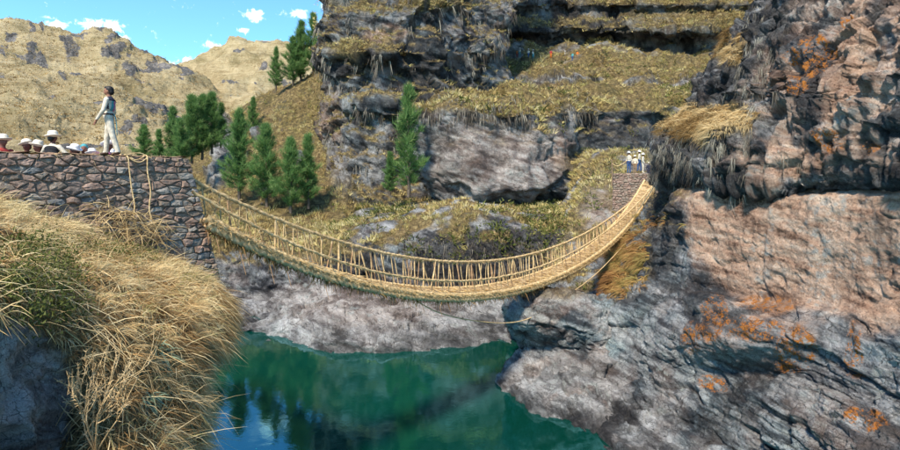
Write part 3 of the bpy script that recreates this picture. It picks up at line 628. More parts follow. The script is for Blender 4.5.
sheet('overhang', rw, 390, 400, M['rock_near'], U_zones, U_disp)

# --- promontory in the water: stacked bulges
pS = [(538, 284), (522, 288), (504, 309), (505, 328), (519, 341), (525, 350), (508, 364), (498, 376), (497, 384), (497, 400)]
pcols = [([x + 8 for x, y in pS], [y for x, y in pS], [32] * 10), ([x for x, y in pS], [y for x, y in pS], [29.5, 27.8, 26.8, 26.8, 27.6, 27.2, 26.6, 26, 25.3, 25]),
         ([546, 542, 524, 524, 537, 541, 528, 515, 510, 508], [286, 289, 310, 330, 343, 353, 368, 384, 396, 415], [29.5, 26.6, 25.2, 25.2, 26.5, 26.3, 25.2, 24.4, 23.9, 23.5]),
         ([560, 560, 556, 556, 560, 560, 552, 545, 538, 536], [287, 290, 311, 331, 344, 354, 370, 392, 411, 432], [30, 26.8, 25.4, 25.3, 26, 25.8, 24.6, 23.3, 22.3, 22]),
         ([580, 580, 580, 580, 582, 582, 578, 572, 566, 562], [289, 293, 312, 332, 345, 356, 373, 398, 420, 445], [29.5, 26.5, 25.2, 25, 25.4, 25.1, 24, 22.5, 21.5, 21]),
         ([602, 602, 604, 604, 604, 604, 602, 598, 590, 586], [296, 300, 314, 334, 347, 358, 378, 408, 443, 468], [29, 26.4, 25.4, 25, 24.9, 24.6, 23.6, 21.6, 19.6, 19.2]),
         ([630, 630, 632, 632, 632, 632, 630, 626, 618, 612], [300, 305, 318, 336, 350, 362, 384, 416, 456, 480], [30, 27.5, 26.5, 26, 25.7, 25.2, 24, 22, 19.5, 19])]
ctrl = [[(c_[0][k], c_[1][k], c_[2][k]) for c_ in pcols] for k in range(10)]
def prom_zones(px, py, p, n, nb, D):
    n1 = fbm(p * .4, 4)
    return Z3(.25 * sstep(0, .3, n1), .4 * sstep(0, .35, fbm(p * .5 + 3, 4)) + .6 * sstep(-9.4, -9.8, p[:, 2]), .55 * blob(px, py, 560, 290, 30, 8, .4) * sstep(0, .2, n1)), \
        Z3(.3 * blob(px, py, 548, 295, 16, 8, .5), .6 * sstep(355, 370, py + 6 * n1), .85 * (1 - sstep(335, 365, py + 6 * n1)))
sheet('promontory', ctrl, 190, 160, M['rock_near'], prom_zones, lambda p, n, px, py: rockiness(p, n, 1.2, .5, (.2, -.1, 1), 1.6, .8, 1., 60.))

# --- near bank the photographer stands on
def F_zones(px, py, p, n, nb, D):
    n1 = fbm(p * .9, 4)
    rock = np.maximum(blob(px, py, 12, 412, 58, 86, .2), sstep(218, 232, px) * sstep(330, 350, py) * .8)
    return Z3(.1 + 0 * px, .35 * sstep(0, .3, n1), (1 - rock) * .95), Z3(0, .25 * sstep(0, .3, fbm(p * 2, 3)), .5)
rw = []
rrow(186, [(-160, -12, 9.5), (-90, -8, 10.4), (-30, -4, 11.2), (20, 8, 11.9), (70, 24, 12.6), (120, 40, 13.2), (165, 58, 13.8), (196, 66, 14.2), (206, 76, 14.6), (208, 90, 14.8)])
rrow(190, [(-160, -16, 7.3), (-90, -12, 8.3), (-30, -6, 9.3), (20, 8, 10), (70, 26, 10.8), (120, 42, 11.5), (165, 56, 12.1), (200, 66, 12.5), (217, 74, 12.7), (221, 90, 13.4)])
rrow(222, [(-170, -30, 5.5), (-95, -24, 6.2), (-30, -14, 7), (20, 0, 7.9), (70, 16, 8.9), (120, 30, 9.8), (170, 42, 10.6), (212, 52, 11.1), (234, 62, 11.4), (228, 80, 12.4)])
rrow(262, [(-180, -40, 4.5), (-100, -36, 5), (-32, -24, 5.6), (18, -10, 6.3), (68, 6, 7.2), (120, 18, 8.1), (176, 28, 9), (222, 36, 9.8), (243, 44, 10.2), (232, 66, 11.4)])
rrow(312, [(-190, -60, 3.9), (-110, -54, 4.3), (-36, -34, 4.7), (14, -16, 5.2), (66, 0, 6), (120, 8, 6.8), (178, 14, 7.8), (222, 18, 8.7), (241, 20, 9.2), (228, 34, 10.6)])
rrow(345, [(-195, -60, 3.7), (-112, -54, 4.05), (-38, -30, 4.4), (12, -12, 4.95), (66, 2, 5.7), (122, 8, 6.3), (176, 12, 7.1), (214, 16, 7.9), (229, 14, 8.5), (217, 22, 10)])
rrow(382, [(-195, -64, 3.8), (-112, -56, 4.2), (-40, -20, 4.3), (10, -4, 4.85), (62, 0, 5.6), (122, 4, 5.9), (176, 8, 6.6), (210, 10, 7.3), (223, 8, 7.9), (212, 12, 9.4)])
rrow(425, [(-190, -60, 3.8), (-112, -50, 4.2), (-40, -10, 4.25), (8, 0, 4.75), (60, 0, 5.5), (124, 0, 5.5), (178, 0, 6.1), (216, 0, 6.8), (231, 0, 7.3), (220, 0, 8.8)])
rrow(475, [(-190, -50, 3.7), (-112, -40, 4.1), (-40, -4, 4.2), (8, 0, 4.65), (60, 0, 5.3), (126, 0, 5.2), (182, 0, 5.8), (224, 0, 6.4), (242, 0, 6.8), (230, 0, 8.2)])
rrow(620, [(-200, 0, 3.3), (-120, 0, 3.7), (-40, 0, 4.2), (10, 0, 4.7), (64, 0, 5), (134, 0, 4.8), (196, 0, 5.3), (244, 0, 5.8), (262, 0, 6.1), (250, 0, 7.4)])
rrow(1000, [(-260, 0, 2.9), (-160, 0, 3.3), (-50, 0, 3.9), (10, 0, 4.5), (80, 0, 4.9), (150, 0, 4.9), (220, 0, 5.2), (270, 0, 5.5), (290, 0, 5.7), (280, 0, 6.6)])
rrow(1500, [(-400, 0, 2.9), (-240, 0, 3.3), (-80, 0, 3.9), (0, 0, 4.5), (80, 0, 4.9), (160, 0, 4.9), (240, 0, 5.2), (300, 0, 5.5), (320, 0, 5.7), (310, 0, 6.6)])
def F_disp(p, n, px, py):
    rock = np.maximum(blob(px, py, 12, 412, 58, 86, .2), sstep(205, 225, px) * sstep(340, 360, py))
    return rock * rockiness(p, n, .7, .3, (.1, .3, 1), .8, 1., 1., 70.) + (1 - rock) * (.16 * fbm(p * .8, 4))
rw = [[(x if x < 150 else 150 + (x - 150) * (.80 if k < 3 else .66 if k < 5 else .58), y + (14 if k < 2 else 12 if k == 2 else 6), d) for x, y, d in r] for k, r in enumerate(rw)]
rw = [[(-1500, HOR + (r[0][1] - HOR) * r[0][2] / 2.3, 2.3), (-520, HOR + (r[0][1] - HOR) * r[0][2] / 3.2, 3.2)] + r for r in rw]
sheet('near_bank', rw, 260, 230, M['rock_bank'], F_zones, F_disp)

# --- ground the photographer stands on, behind and below the picture
gx = [-30, -18, -10, -5, -2, .6, 1.5, 1.9, 2.1]
ctrl = []
for y_, z_ in ((-24, -1.2), (-12, -1.5), (-5, -1.6), (0, -1.65), (2.1, -1.75), (2.6, -2.1), (2.85, -4), (2.9, -7), (2.9, -12)):
    ctrl.append([np.array((x, y_, z_ if x < 1 else min(z_, (-2.2, -5, -12)[min(2, int((x - 1.2) / .3))]))) for x in gx])
sheet('near_ground', ctrl, 90, 90, M['rock_bank'], lambda px, py, p, n, nb, D: (Z3(.1 + 0 * p[:, 0], .2 + 0 * p[:, 0], sstep(.2, .6, n[:, 2])), Z3(0 * p[:, 0], .2 + 0 * p[:, 0], .3 + 0 * p[:, 0])), lambda p, n, px, py: .1 * fbm(p * .8, 4), world=True)
# ------------------------------------------------------------------ grass and other ground cover
UP = np.array((0, 0, 1.))
def unit(v): return v / np.maximum(np.linalg.norm(v, axis=-1, keepdims=True), 1e-9)
def blades(name, base, dirs, L, W, droop, mat, tint, segs=3, parent=None, kind='stuff', label=None, curl=.0):
    n = len(base); dirs = unit(dirs)
    side = unit(np.cross(dirs, rng.normal(size=(n, 3))))
    ts = np.linspace(0, 1, segs + 1); V = []
    sw = rng.normal(size=(n, 3)) * curl
    for t in ts[:-1]:
        c = base + dirs * (L * t)[:, None] - UP * (droop * L * t * t)[:, None] + sw * (L * t * t)[:, None]
        w = (W * (1 - .75 * t ** 1.4) * .5)[:, None]
        V += [c - side * w, c + side * w]
    V.append(base + dirs * L[:, None] - UP * (droop * L)[:, None] + sw * L[:, None])
    k = 2 * segs + 1
    verts = np.stack(V, 1).reshape(-1, 3); o = (np.arange(n) * k)[:, None]
    F = []
    for s in range(segs - 1):
        F += [o + np.array((2 * s, 2 * s + 1, 2 * s + 3)), o + np.array((2 * s, 2 * s + 3, 2 * s + 2))]
    F.append(o + np.array((2 * segs - 2, 2 * segs - 1, 2 * segs)))
    me = mesh_np(name, verts, np.concatenate(F, 0), True)
    tv = np.clip(np.repeat(tint, k), 0, 1); attr(me, 'tint', np.stack([tv, tv, tv], 1))
    ob = link(name, me, mat, parent); tag(ob, label, None, None, kind)
    return ob
def sample(surf, weight, n):
    s = SURF[surf]; p, nr, nc = s['p'].reshape(s['nr'], s['nc'], 3), s['nr'], s['nc']
    area = np.zeros((nr, nc)); area[:-1, :-1] = np.linalg.norm(np.cross(p[1:, :-1] - p[:-1, :-1], p[:-1, 1:] - p[:-1, :-1]), axis=2)
    w = (area.ravel() * weight(s)).clip(0); w /= w.sum()
    i = rng.choice(len(w), n, p=w); r, c = i // nc, i % nc
    a, b = rng.random((n, 1)), rng.random((n, 1))
    q = p[r, c] + a * (p[np.minimum(r + 1, nr - 1), c] - p[r, c]) + b * (p[r, np.minimum(c + 1, nc - 1)] - p[r, c])
    return q, s['n'][i], i
def tufts(name, surf, weight, n, per, L, W, mat, spread=.12, lean=.5, up=1., droop=.35, tint=(.2, .9), down=0., segs=2, label=None, far=None, curl=.06):
    q, nn, i = sample(surf, weight, n)
    ts = L * (.55 + .9 * rng.random(n)); tt = tint[0] + (tint[1] - tint[0]) * np.clip(.5 + 1.1 * fbm(q * .25 + 3, 3) + .3 * rng.normal(size=n), 0, 1)
    m = n * per; k = np.repeat(np.arange(n), per)
    ang = rng.random(m) * 2 * math.pi; rad = np.sqrt(rng.random(m))
    h = np.stack([np.cos(ang) * rad, np.sin(ang) * rad, 0 * rad], 1)
    base = q[k] + h * spread * (ts[k] / L)[:, None] - nn[k] * .03 * L
    dslope = nn.copy(); dslope[:, 2] = 0
    d = UP * up + h * lean + nn[k] * .35 + dslope[k] * down + .15 * rng.normal(size=(m, 3))
    return blades(name, base, d, ts[k] * (.6 + .55 * rng.random(m)), W * (.7 + .6 * rng.random(m)), droop * (.6 + .8 * rng.random(m)), mat,
                  np.clip(tt[k] + .12 * rng.normal(size=m), 0, 1), segs, label=label, curl=curl)
def inview(s, m=40): return (s['px'] > -m) & (s['px'] < 900 + m) & (s['py'] > -m) & (s['py'] < 450 + m)
tufts('grass', 'hillside', lambda s: s['z'][:, 2] ** 2 * sstep(-.35, .15, fbm(s['p'] * .22 + 41, 3)) * inview(s), 3200, 14, .7, .05, M['ledge_grass'], .22, label='yellow bunch grass on the hillside below the pines')
tufts('grass', 'bluff', lambda s: s['z'][:, 2] ** 2 * sstep(-.35, .15, fbm(s['p'] * .22 + 41, 3)) * inview(s) * (s['py'] > 40) * (1 + 1.5 * sstep(90, 110, s['py'])), 4200, 14, 1.0, .075, M['ledge_grass'], .3, droop=.55, down=.5, label='bunch grass growing in tiers on top of the bluff')
tufts('grass', 'riverbank', lambda s: s['z'][:, 2] ** 2 * sstep(-.35, .15, fbm(s['p'] * .22 + 41, 3)) * inview(s), 2600, 14, .75, .05, M['ledge_grass'], .2, droop=.5, down=.4, label='yellow bunch grass along the top of the river bank')
tufts('grass', 'slope', lambda s: s['z'][:, 2] ** 2 * inview(s), 1300, 14, .65, .04, M['ledge_grass'], .18, tint=(.25, 1), droop=.5, down=.4, label='yellow green grass on the slope under the far stone abutment')
tufts('grass', 'cliff', lambda s: s['z'][:, 2] ** 2 * inview(s), 2600, 8, .6, .06, M['ledge_grass'], .25, droop=.6, down=.5, tint=(.1, .75), label='dry grass on the ledges of the cliff behind the pines')
tufts('grass', 'top_cliff', lambda s: s['z'][:, 2] ** 2 * inview(s), 2200, 8, 1.1, .12, M['ledge_grass'], .5, droop=.6, down=.5, tint=(.1, .85), label='dry grass on the ledge of the uppermost cliff')
tufts('grass', 'gorge_wall', lambda s: s['z'][:, 2] ** 2 * inview(s) * (s['py'] > 215), 1400, 14, .65, .028, M['rust_grass'], .16, up=.35, down=.9, droop=.8, tint=(.1, 1), segs=3, label='rusty dry grass hanging on the rock under the far end of the bridge')
tufts('grass', 'overhang', lambda s: s['z'][:, 2] ** 2 * inview(s) * (s['px'] < 770), 2300, 18, .5, .02, M['tan_grass'], .12, up=.6, down=.9, droop=.9, segs=3, tint=(.0, .95), label='tan tussock grass on the ledge of the overhanging rock')
for key, n_ in (('hill200', 11000), ('hill130', 4000)):
    tufts('tussock_grass', key, lambda s: (1 - s['z'][:, 0]) * inview(s) * (s['py'] < 175) * sstep(90, 140, s['p'][:, 1]) / np.maximum(s['p'][:, 1], 50) ** 1.2, n_, 5, .8, .3, M['tan_grass'], .5, up=.9, lean=.8, droop=.3, tint=(.05, 1.), segs=1, label='dry tussock grass dotted over the far hills' if n_ > 5000 else 'dry tussock grass dotted over the hill behind the pines')
# grey beards of lichen and dead roots hanging below ledges
def beards(surf, weight, n, per, L, W, label, mat='beard', tint=(0, 1), out=.35):
    q, nn, i = sample(surf, weight, n); k = np.repeat(np.arange(n), per); m = n * per
    o = nn.copy(); o[:, 2] = np.minimum(o[:, 2], .1)
    base = q[k] + rng.normal(size=(m, 3)) * np.array((.12, .12, .10)) * L + o[k] * .04
    d = -UP + o[k] * out + .13 * rng.normal(size=(m, 3))
    ls = L * (.4 + rng.random(n) * 1.1)
    blades('hanging_lichen', base, d, ls[k] * (.5 + .6 * rng.random(m)), W * (.6 + .9 * rng.random(m)), .25 + 0 * k, M[mat], np.clip((tint[0] + (tint[1] - tint[0]) * rng.random(n))[k] + .1 * rng.normal(size=m), 0, 1), 3, label=label, curl=.08)
def under(s): return sstep(.25, -.35, s['n'][:, 2])
beards('overhang', lambda s: inview(s) * (blob(s['px'], s['py'], 700, 148, 52, 24, .3) * 1.6 + blob(s['px'], s['py'], 762, 70, 14, 75, .3) + .25 * under(s) * (s['px'] < 800)), 1000, 14, .5, .013, 'grey lichen beards hanging from the overhanging rock', tint=(.2, 1))
beards('bluff', lambda s: inview(s) * band(s['py'], 101, 119, 5) * (s['px'] < 600), 1100, 7, .95, .07, 'dark roots and lichen hanging below the grassy lip of the bluff', tint=(0, .85))
beards('bluff', lambda s: inview(s) * band(s['py'], 76, 86, 3), 500, 7, 1.4, .09, 'dark dead grass hanging from the upper tier of the bluff', tint=(0, .5))
beards('cliff', lambda s: inview(s) * under(s), 800, 7, 1.3, .07, 'grey lichen beards hanging from the ledges of the cliff', tint=(.05, .9))
beards('riverbank', lambda s: inview(s) * band(s['py'], 236, 258, 5) * sstep(360, 400, s['px']), 220, 7, .55, .04, 'dead brown growth hanging over the dark river wall', tint=(0, .7))
# low dark bushes and cushion plants on ledges
def undergrowth(surf, wgt, n, r, label, tint=(.1, .8)):
    q, nn, i = sample(surf, wgt, n); per = 34; k = np.repeat(np.arange(n), per); m = len(k); rr = r * (.5 + rng.random(n))
    o = unit(rng.normal(size=(m, 3)) + UP * .5) * (rng.random(m) ** .4)[:, None] * rr[k][:, None] * np.array((1, 1, .75))
    blades('undergrowth', q[k] + o, o + rng.normal(size=(m, 3)) * .4 * r + UP * .2 * r, rr[k] * (.3 + .35 * rng.random(m)), rr[k] * .16, .1 + 0 * k, M['moss_green'], np.clip((tint[0] + (tint[1] - tint[0]) * rng.random(n))[k] + .12 * rng.normal(size=m), 0, 1), 1, label=label)
undergrowth('riverbank', lambda s: inview(s) * (band(s['py'], 216, 246, 6) * sstep(470, 500, s['px']) + .5 * band(s['py'], 205, 240, 6) * (s['px'] > 330) * (1 - blob(s['px'], s['py'], 462, 218, 58, 15, .3)) + .7 * band(s['py'], 236, 258, 6) * (s['px'] > 400)), 300, .62, 'dark green and brown low bushes along the ledge under the bluff')
undergrowth('hillside', lambda s: inview(s) * s['z'][:, 2] * sstep(0, .3, fbm(s['p'] * .12 + 3, 3)), 170, .6, 'scattered low bushes on the hillside below the pines')
undergrowth('bluff', lambda s: inview(s) * s['z'][:, 2] * (s['py'] > 60) * sstep(-.1, .3, fbm(s['p'] * .1 + 9, 3)), 260, .85, 'olive cushion plants among the grass tiers of the bluff')
undergrowth('slope', lambda s: inview(s) * s['z'][:, 2], 90, .5, 'low green bushes on the slope under the far abutment', (.2, 1))
# near bank: long combed straw
def straw_bank():
    def wgt(s): return (s['z'][:, 2] > .3) * (1 - blob(s['px'], s['py'], 4, 400, 74, 84, .15)) * (s['py'] < 520) * (s['px'] > -60) * (.4 + sstep(3, 8, s['p'][:, 1]) * .6)
    tufts('straw_grass', 'near_bank', lambda s: (s['px'] < -55) * (s['px'] > -1200) * (s['z'][:, 2] > .3) * (s['p'][:, 2] > -3), 700, 34, .3, .009, M['straw'], .08, lean=.9, up=.6, droop=.7, tint=(.3, .93), down=.4, segs=3, label='straw tussocks on the bank beside the photographer', curl=.14)
    n = 1500; per = 46
    q, nn, i = sample('near_bank', wgt, n); m = n * per; k = np.repeat(np.arange(n), per); qx, qy = project(q)
    flow = np.stack([.5 + .9 * fbm(q * .8 + 4, 2), -.45 + .8 * fbm(q * .8 + 9, 2), -.15 + .5 * fbm(q * .9 + 2, 2)], 1) + .3 * rng.normal(size=(n, 3))
    ang = rng.random(m) * 2 * math.pi; rad = np.sqrt(rng.random(m)); h = np.stack([np.cos(ang) * rad, np.sin(ang) * rad, 0 * rad], 1)
    edge = 1 - .5 * sstep(180, 225, qx)
    ts = (.06 + .034 * q[:, 1]) * (.45 + 1.0 * rng.random(n)) * edge * (1 - .5 * blob(qx, qy, 20, 330, 70, 40, .4))
    base = q[k] + h * .07 - nn[k] * .02
    d = nn[k] * .6 + UP * .3 + flow[k] * .6 + h * .95 + .2 * rng.normal(size=(m, 3))
    tt = np.clip(.58 + .6 * fbm(q * .75 + 5, 3) + .2 * rng.normal(size=n), .03, .93)
    tt = np.clip(tt - .22 * blob(qx, qy, 145, 365, 85, 75, .4) + .14 * blob(qx, qy, 20, 215, 70, 30, .5), .03, .93); tt = np.where(rng.random(n) < .05, 1., tt)
    blades('straw_grass', base, d, ts[k] * (.5 + .8 * rng.random(m)), .0075 * (.6 + .8 * rng.random(m)), .75 * (.5 + rng.random(m)), M['straw'], np.clip(tt[k] + .15 * rng.normal(size=m), 0, np.where(tt[k] > .95, 1, .9)), 3,
           label='tussocks of dry straw grass drooping over the near bank', curl=.14)
    n = 26000
    q, nn, i = sample('near_bank', wgt, n); qx, qy = project(q)
    d = rng.normal(size=(n, 3)) + nn * .15 + np.array((.3, -.3, -.2)); d = d - nn * ((d * nn).sum(1) * .8)[:, None]
    blades('thatch', q + nn * (.01 + .05 * rng.random(n))[:, None], d, (.14 + .2 * rng.random(n)) * (1 - .4 * sstep(190, 225, qx)), .007 + .007 * rng.random(n), .1 + .3 * rng.random(n), M['straw'], np.clip(.3 + .35 * fbm(q * .9 + 15, 3) + .2 * rng.normal(size=n), 0, .9), 2, label='matted brown thatch of dead stems on the near bank', curl=.25)
    n = 5000
    q, nn, i = sample('near_bank', wgt, n); qx, qy = project(q)
    d = np.stack([.5 + .8 * rng.normal(size=n), -.3 + .6 * rng.normal(size=n), .2 + .6 * rng.normal(size=n)], 1) + nn * .5
    blades('loose_straw', q + nn * .05, d, .45 * (.4 + rng.random(n)) * (1 - .5 * sstep(190, 225, qx)), .006 + .006 * rng.random(n), .4 + .3 * rng.random(n), M['straw'], np.clip(.75 + .2 * rng.normal(size=n), 0, .95), 3, label='loose pale straw stalks lying over the near bank', curl=.25)
straw_bank()
# dull green shrubby growth at the left of the near bank, and ragged edges over the drop
q, nn, i = sample('near_bank', lambda s: (blob(s['px'], s['py'], 26, 285, 48, 40, .4) + .5 * blob(s['px'], s['py'], 120, 255, 40, 12, .5)) * (s['px'] > -50), 420)
k = np.repeat(np.arange(420), 26); m = len(k)
blades('heath_shrub', q[k] + nn[k] * (.16 * rng.random(m))[:, None] + .09 * rng.normal(size=(m, 3)), rng.normal(size=(m, 3)) + nn[k] * .5 + UP * .4, .028 + .03 * rng.random(m), .017 + .012 * rng.random(m), 0 * k, M['moss_green'],
       np.clip(.3 + .35 * fbm(q * 1.2, 3)[k] + .3 * rng.random(m), 0, 1), 1, label='low brown green heath with tiny leaves growing on the near bank')
q, nn, i = sample('near_bank', lambda s: sstep(206, 222, s['px']) * (s['py'] > 262) * (s['py'] < 460) * (s['px'] < 250) , 520)
k = np.repeat(np.arange(520), 18); m = len(k); o = nn.copy(); o[:, 2] = 0
blades('hanging_straw', q[k] + .06 * rng.normal(size=(m, 3)), -UP * .6 + o[k] * .9 + .3 * rng.normal(size=(m, 3)), .45 * (.4 + rng.random(m)), .008 + .005 * rng.random(m), .5 + 0 * k, M['straw'], np.clip(.35 + .25 * rng.normal(size=m), 0, .95), 3,
       label='brown straw hanging over the edge of the near bank', curl=.12)
def place(surf, px, py, r=9):
    s = SURF[surf]; qx, qy = project(s['p']); e = (qx - px) ** 2 + (qy - py) ** 2
    ok = np.where(e < max(r * r, e.min() * 1.3))[0]; i = ok[np.argmin(s['p'][ok, 1])]
    return s['p'][i], s['n'][i]
def tube_np(pts, rad, sides=6, twist=None, lobes=0, depth=.0):
    """tube along pts; optional twisted strands"""
    pts = np.asarray(pts, float); n = len(pts); rad = np.broadcast_to(np.asarray(rad, float), (n,))
    tg = unit(np.gradient(pts, axis=0)); ref = np.array((0, 0, 1.)) if abs(tg[n // 2][2]) < .9 else np.array((1., 0, 0))
    u = unit(np.cross(tg, ref)); v = np.cross(tg, u)
    a = np.linspace(0, 2 * math.pi, sides, endpoint=False)
    rr = np.broadcast_to(rad[:, None], (n, sides)).copy()
    if lobes:
        s = np.concatenate([[0], np.cumsum(np.linalg.norm(pts[1:] - pts[:-1], axis=1))])
        rr *= 1 - depth * (1 - np.abs(np.sin(.5 * lobes * (a[None, :] - twist * s[:, None]))))
    V = pts[:, None] + (np.cos(a)[None, :, None] * u[:, None] + np.sin(a)[None, :, None] * v[:, None]) * rr[..., None]
    i = np.arange(n * sides).reshape(n, sides); j = np.roll(i, -1, 1)
    F = np.stack([i[:-1], j[:-1], j[1:], i[1:]], -1).reshape(-1, 4)
    return V.reshape(-1, 3), F
def join(parts):
    V, F, o = [], [], 0
    for v, f in parts: V.append(v); F.append(f + o); o += len(v)
    return np.concatenate(V), np.concatenate(F)
# blue-green rosettes in the straw
for (px, py, L, lab) in ((163, 349, .36, 'blue green spiky rosette plant drooping among straw in mid bank'), (150, 398, .26, 'small green spiky tuft among brown straw low on near bank')):
    c, nv = place('near_bank', px, py); n = 70
    d = rng.normal(size=(n, 3)) * .6 + np.array((.35, -.5, .1)) + nv * .5
    r = empty('spiky_plant', c); ob = blades('leaf_rosette', rng.normal(size=(n, 3)) * .03, d, L * (.6 + .6 * rng.random(n)), .017 + .008 * rng.random(n), .55 + 0 * d[:, 0], M['agave'], rng.random(n), 3, r, None, curl=.05)
    tag(r, lab, 'plant', 'green plants in the straw')
# dead branching shrub in front
def dry_shrub(px, py, H, seed, lab):
    c, nv = place('near_bank', px, py, 5); c = c + nv * .05; rr = random.Random(seed); parts = []
    def grow(p, d, L, r, lev):
        pts = [p]; q = p.copy(); dd = d.copy()
        for k in range(7):
            dd = unit(dd + np.array([rr.gauss(0, .11) for _ in range(3)]) + UP * .05); q = q + dd * L / 7; pts.append(q)
        parts.append(tube_np(pts, np.linspace(r, r * .4, 8), 5))
        for k in range(2, 7):                                   # knuckles and short spurs
            for _ in range(2 if lev else 3):
                e = unit(dd * .6 + np.array([rr.gauss(0, .6) for _ in range(3)])); parts.append(tube_np([pts[k], pts[k] + e * .012, pts[k] + e * rr.uniform(.02, .05)], [r * .8, r * .7, r * .2], 4))
        if lev < 2:
            for k in (2, 3, 4, 5):
                if rr.random() < .75: grow(pts[k], unit(dd + np.array([rr.gauss(0, .42) for _ in range(3)]) + UP * .25), L * rr.uniform(.4, .7), r * .68, lev + 1)
    root = empty('dry_shrub', c)
    for a in range(7): grow(np.zeros(3), unit(np.array((rr.uniform(-.5, .65), rr.uniform(-.5, .1), 1.))), H * rr.uniform(.65, 1.05), .009, 0)
    V, F = join(parts); link('branches', mesh_np('branches', V, F), M['rope'], root)
    tag(root, lab, 'shrub')
dry_shrub(96, 452, 1.0, 3, 'leafless yellow branching shrub standing before the brown straw bank')

# ------------------------------------------------------------------ pines
def make_pine(seed, H, wid, dens=1.):
    r = np.random.default_rng(seed); trunk = []; B, D, L, T = [], [], [], []
    zs = np.linspace(0, H, 14); bend = np.cumsum(r.normal(size=(14, 2)) * .02 * H / 9, axis=0)
    tp = np.concatenate([bend, zs[:, None]], 1); trunk.append(tube_np(tp, np.linspace(.018 * H, .004 * H, 14), 7))
    nb = int(110 * dens); gaps = [(r.random() * 6.28, r.random() * .85) for _ in range(9)]
    for k in range(nb):
        f = (k + r.random()) / nb; z = H * (.10 + .88 * f ** .9); a = k * 2.399 + r.normal() * .4
        bl = wid * (1 - f) ** .72 * (.35 + .95 * r.random()) * (.55 + .45 * min(1, f / .12)) + .14
        if any(abs((a - g0 + math.pi) % (2 * math.pi) - math.pi) < .62 and abs(f - g1) < .075 for g0, g1 in gaps): bl *= .35
        el = .2 + .75 * f + r.normal() * .16
        o = np.array((np.interp(z, zs, tp[:, 0]), np.interp(z, zs, tp[:, 1]), z))
        dr = np.array((math.cos(a) * math.cos(el), math.sin(a) * math.cos(el), math.sin(el)))
        pts = [o + dr * bl * t + UP * .28 * bl * t * t for t in (0, .5, 1)]
        trunk.append(tube_np(pts, [.0045 * H * (1 - .6 * f), .003 * H * (1 - .5 * f), .001 * H], 4))
        m = int(7 + 20 * bl / wid)
        t = .18 + .86 * r.random(m) ** .7; c = o + dr * (bl * t)[:, None] + UP * (.28 * bl * t * t)[:, None]
        for c0, t0 in zip(c, t):
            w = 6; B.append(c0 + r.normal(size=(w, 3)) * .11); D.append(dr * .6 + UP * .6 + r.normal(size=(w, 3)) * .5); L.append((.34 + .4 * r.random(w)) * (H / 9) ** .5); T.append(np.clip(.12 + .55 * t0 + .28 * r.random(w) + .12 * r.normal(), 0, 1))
    V, F = join(trunk)
    me_t = mesh_np('trunk', V, F)
    B, D, L, T = map(np.concatenate, (B, D, L, T))
    ob = blades('crown', B, D, L, .042 * np.ones(len(B)), 0 * L, M['needles'], T, 1)
    me_c = ob.data; bpy.data.objects.remove(ob)
    me_t.materials.append(M['bark'])
    return me_t, me_c
PINES = [make_pine(1, 9, 1.5), make_pine(2, 9, 1.85, 1.1), make_pine(3, 9, 1.4, .85), make_pine(4, 9, 1.7, .9), make_pine(5, 9, 1.95, 1.2), make_pine(6, 9, 1.45, .7)]
pine_list = [(276, 91, 48, 79, 2, 1.0, 'dark pine standing alone lowest on the grassy skyline'), (293, 86, 38, 80, 1, 1.25, 'bushy pine in the middle of the skyline trio below the cliff'), (301, 84, 22, 81, 0, 1., 'pine in the skyline trio with a bushier pine leaning against it'),
             (313, 76, 14, 81, 0, 1.0, 'tallest pine on the skyline right beside the cliff'),
             (253, 140, 98, 74, 2, 1.05, 'small pine higher up the hillside behind the riverside pines'), (239, 200, 112, 56, 1, 1., 'tall dense pine on the slope nearest the stone wall and bridge end'), (267, 207, 126, 55, 1, 1.1, 'broad dark pine in the middle of the riverside row'),
             (291, 213, 140, 54, 1, 1.15, 'bushy riverside pine whose crown merges with a slim taller one'), (308, 209, 136, 55, 2, 1.1, 'slim riverside pine nearest the grey cliff foot'),
             (409, 197, 88, 54.5, 2, .95, 'tall lone pine with bare lower trunk before the bluff'), (390, 196, 153, 55, 2, 1.2, 'short young pine beside the tall lone pine by the bluff'),
             (144, 166, 126, 58, 1, 1.3, 'small pine farthest along behind the stone wall'), (159, 166, 130, 58, 2, 1.3, 'low pine behind the wall beside the dense pine clump'), (173, 168, 108, 60, 2, 1.1, 'thin upright pine at the edge of the dense clump'), (181, 170, 120, 58, 1, 1.25, 'low bushy pine filling the front of the dense clump'),
             (192, 164, 97, 63, 1, 1.1, 'pine with pointed top inside the dense clump'), (202, 160, 96, 64, 1, 1.15, 'wide pine in the core of the dense clump'), (212, 154, 94, 65, 1, 1.1, 'tall pine of the dense clump beside the grey rock outcrop'), (221, 148, 104, 67, 2, 1.2, 'outer pine of the clump over the grey rock outcrop')]
for j, (px, by, ty, d, v, fat, lab) in enumerate(pine_list):
    b = P(px, by, d); h = (by - ty) / FPX * d
    o = empty('pine_tree', b, j * 1.7); o.scale = (h / 9 * fat, h / 9 * fat, h / 9)
    v = (v + 3 * (j % 2)) % 6
    tr = link('trunk', PINES[v][0], None, o); cr = link('crown', PINES[v][1], None, o)
    tag(o, lab, 'tree', 'pine trees on the far bank')
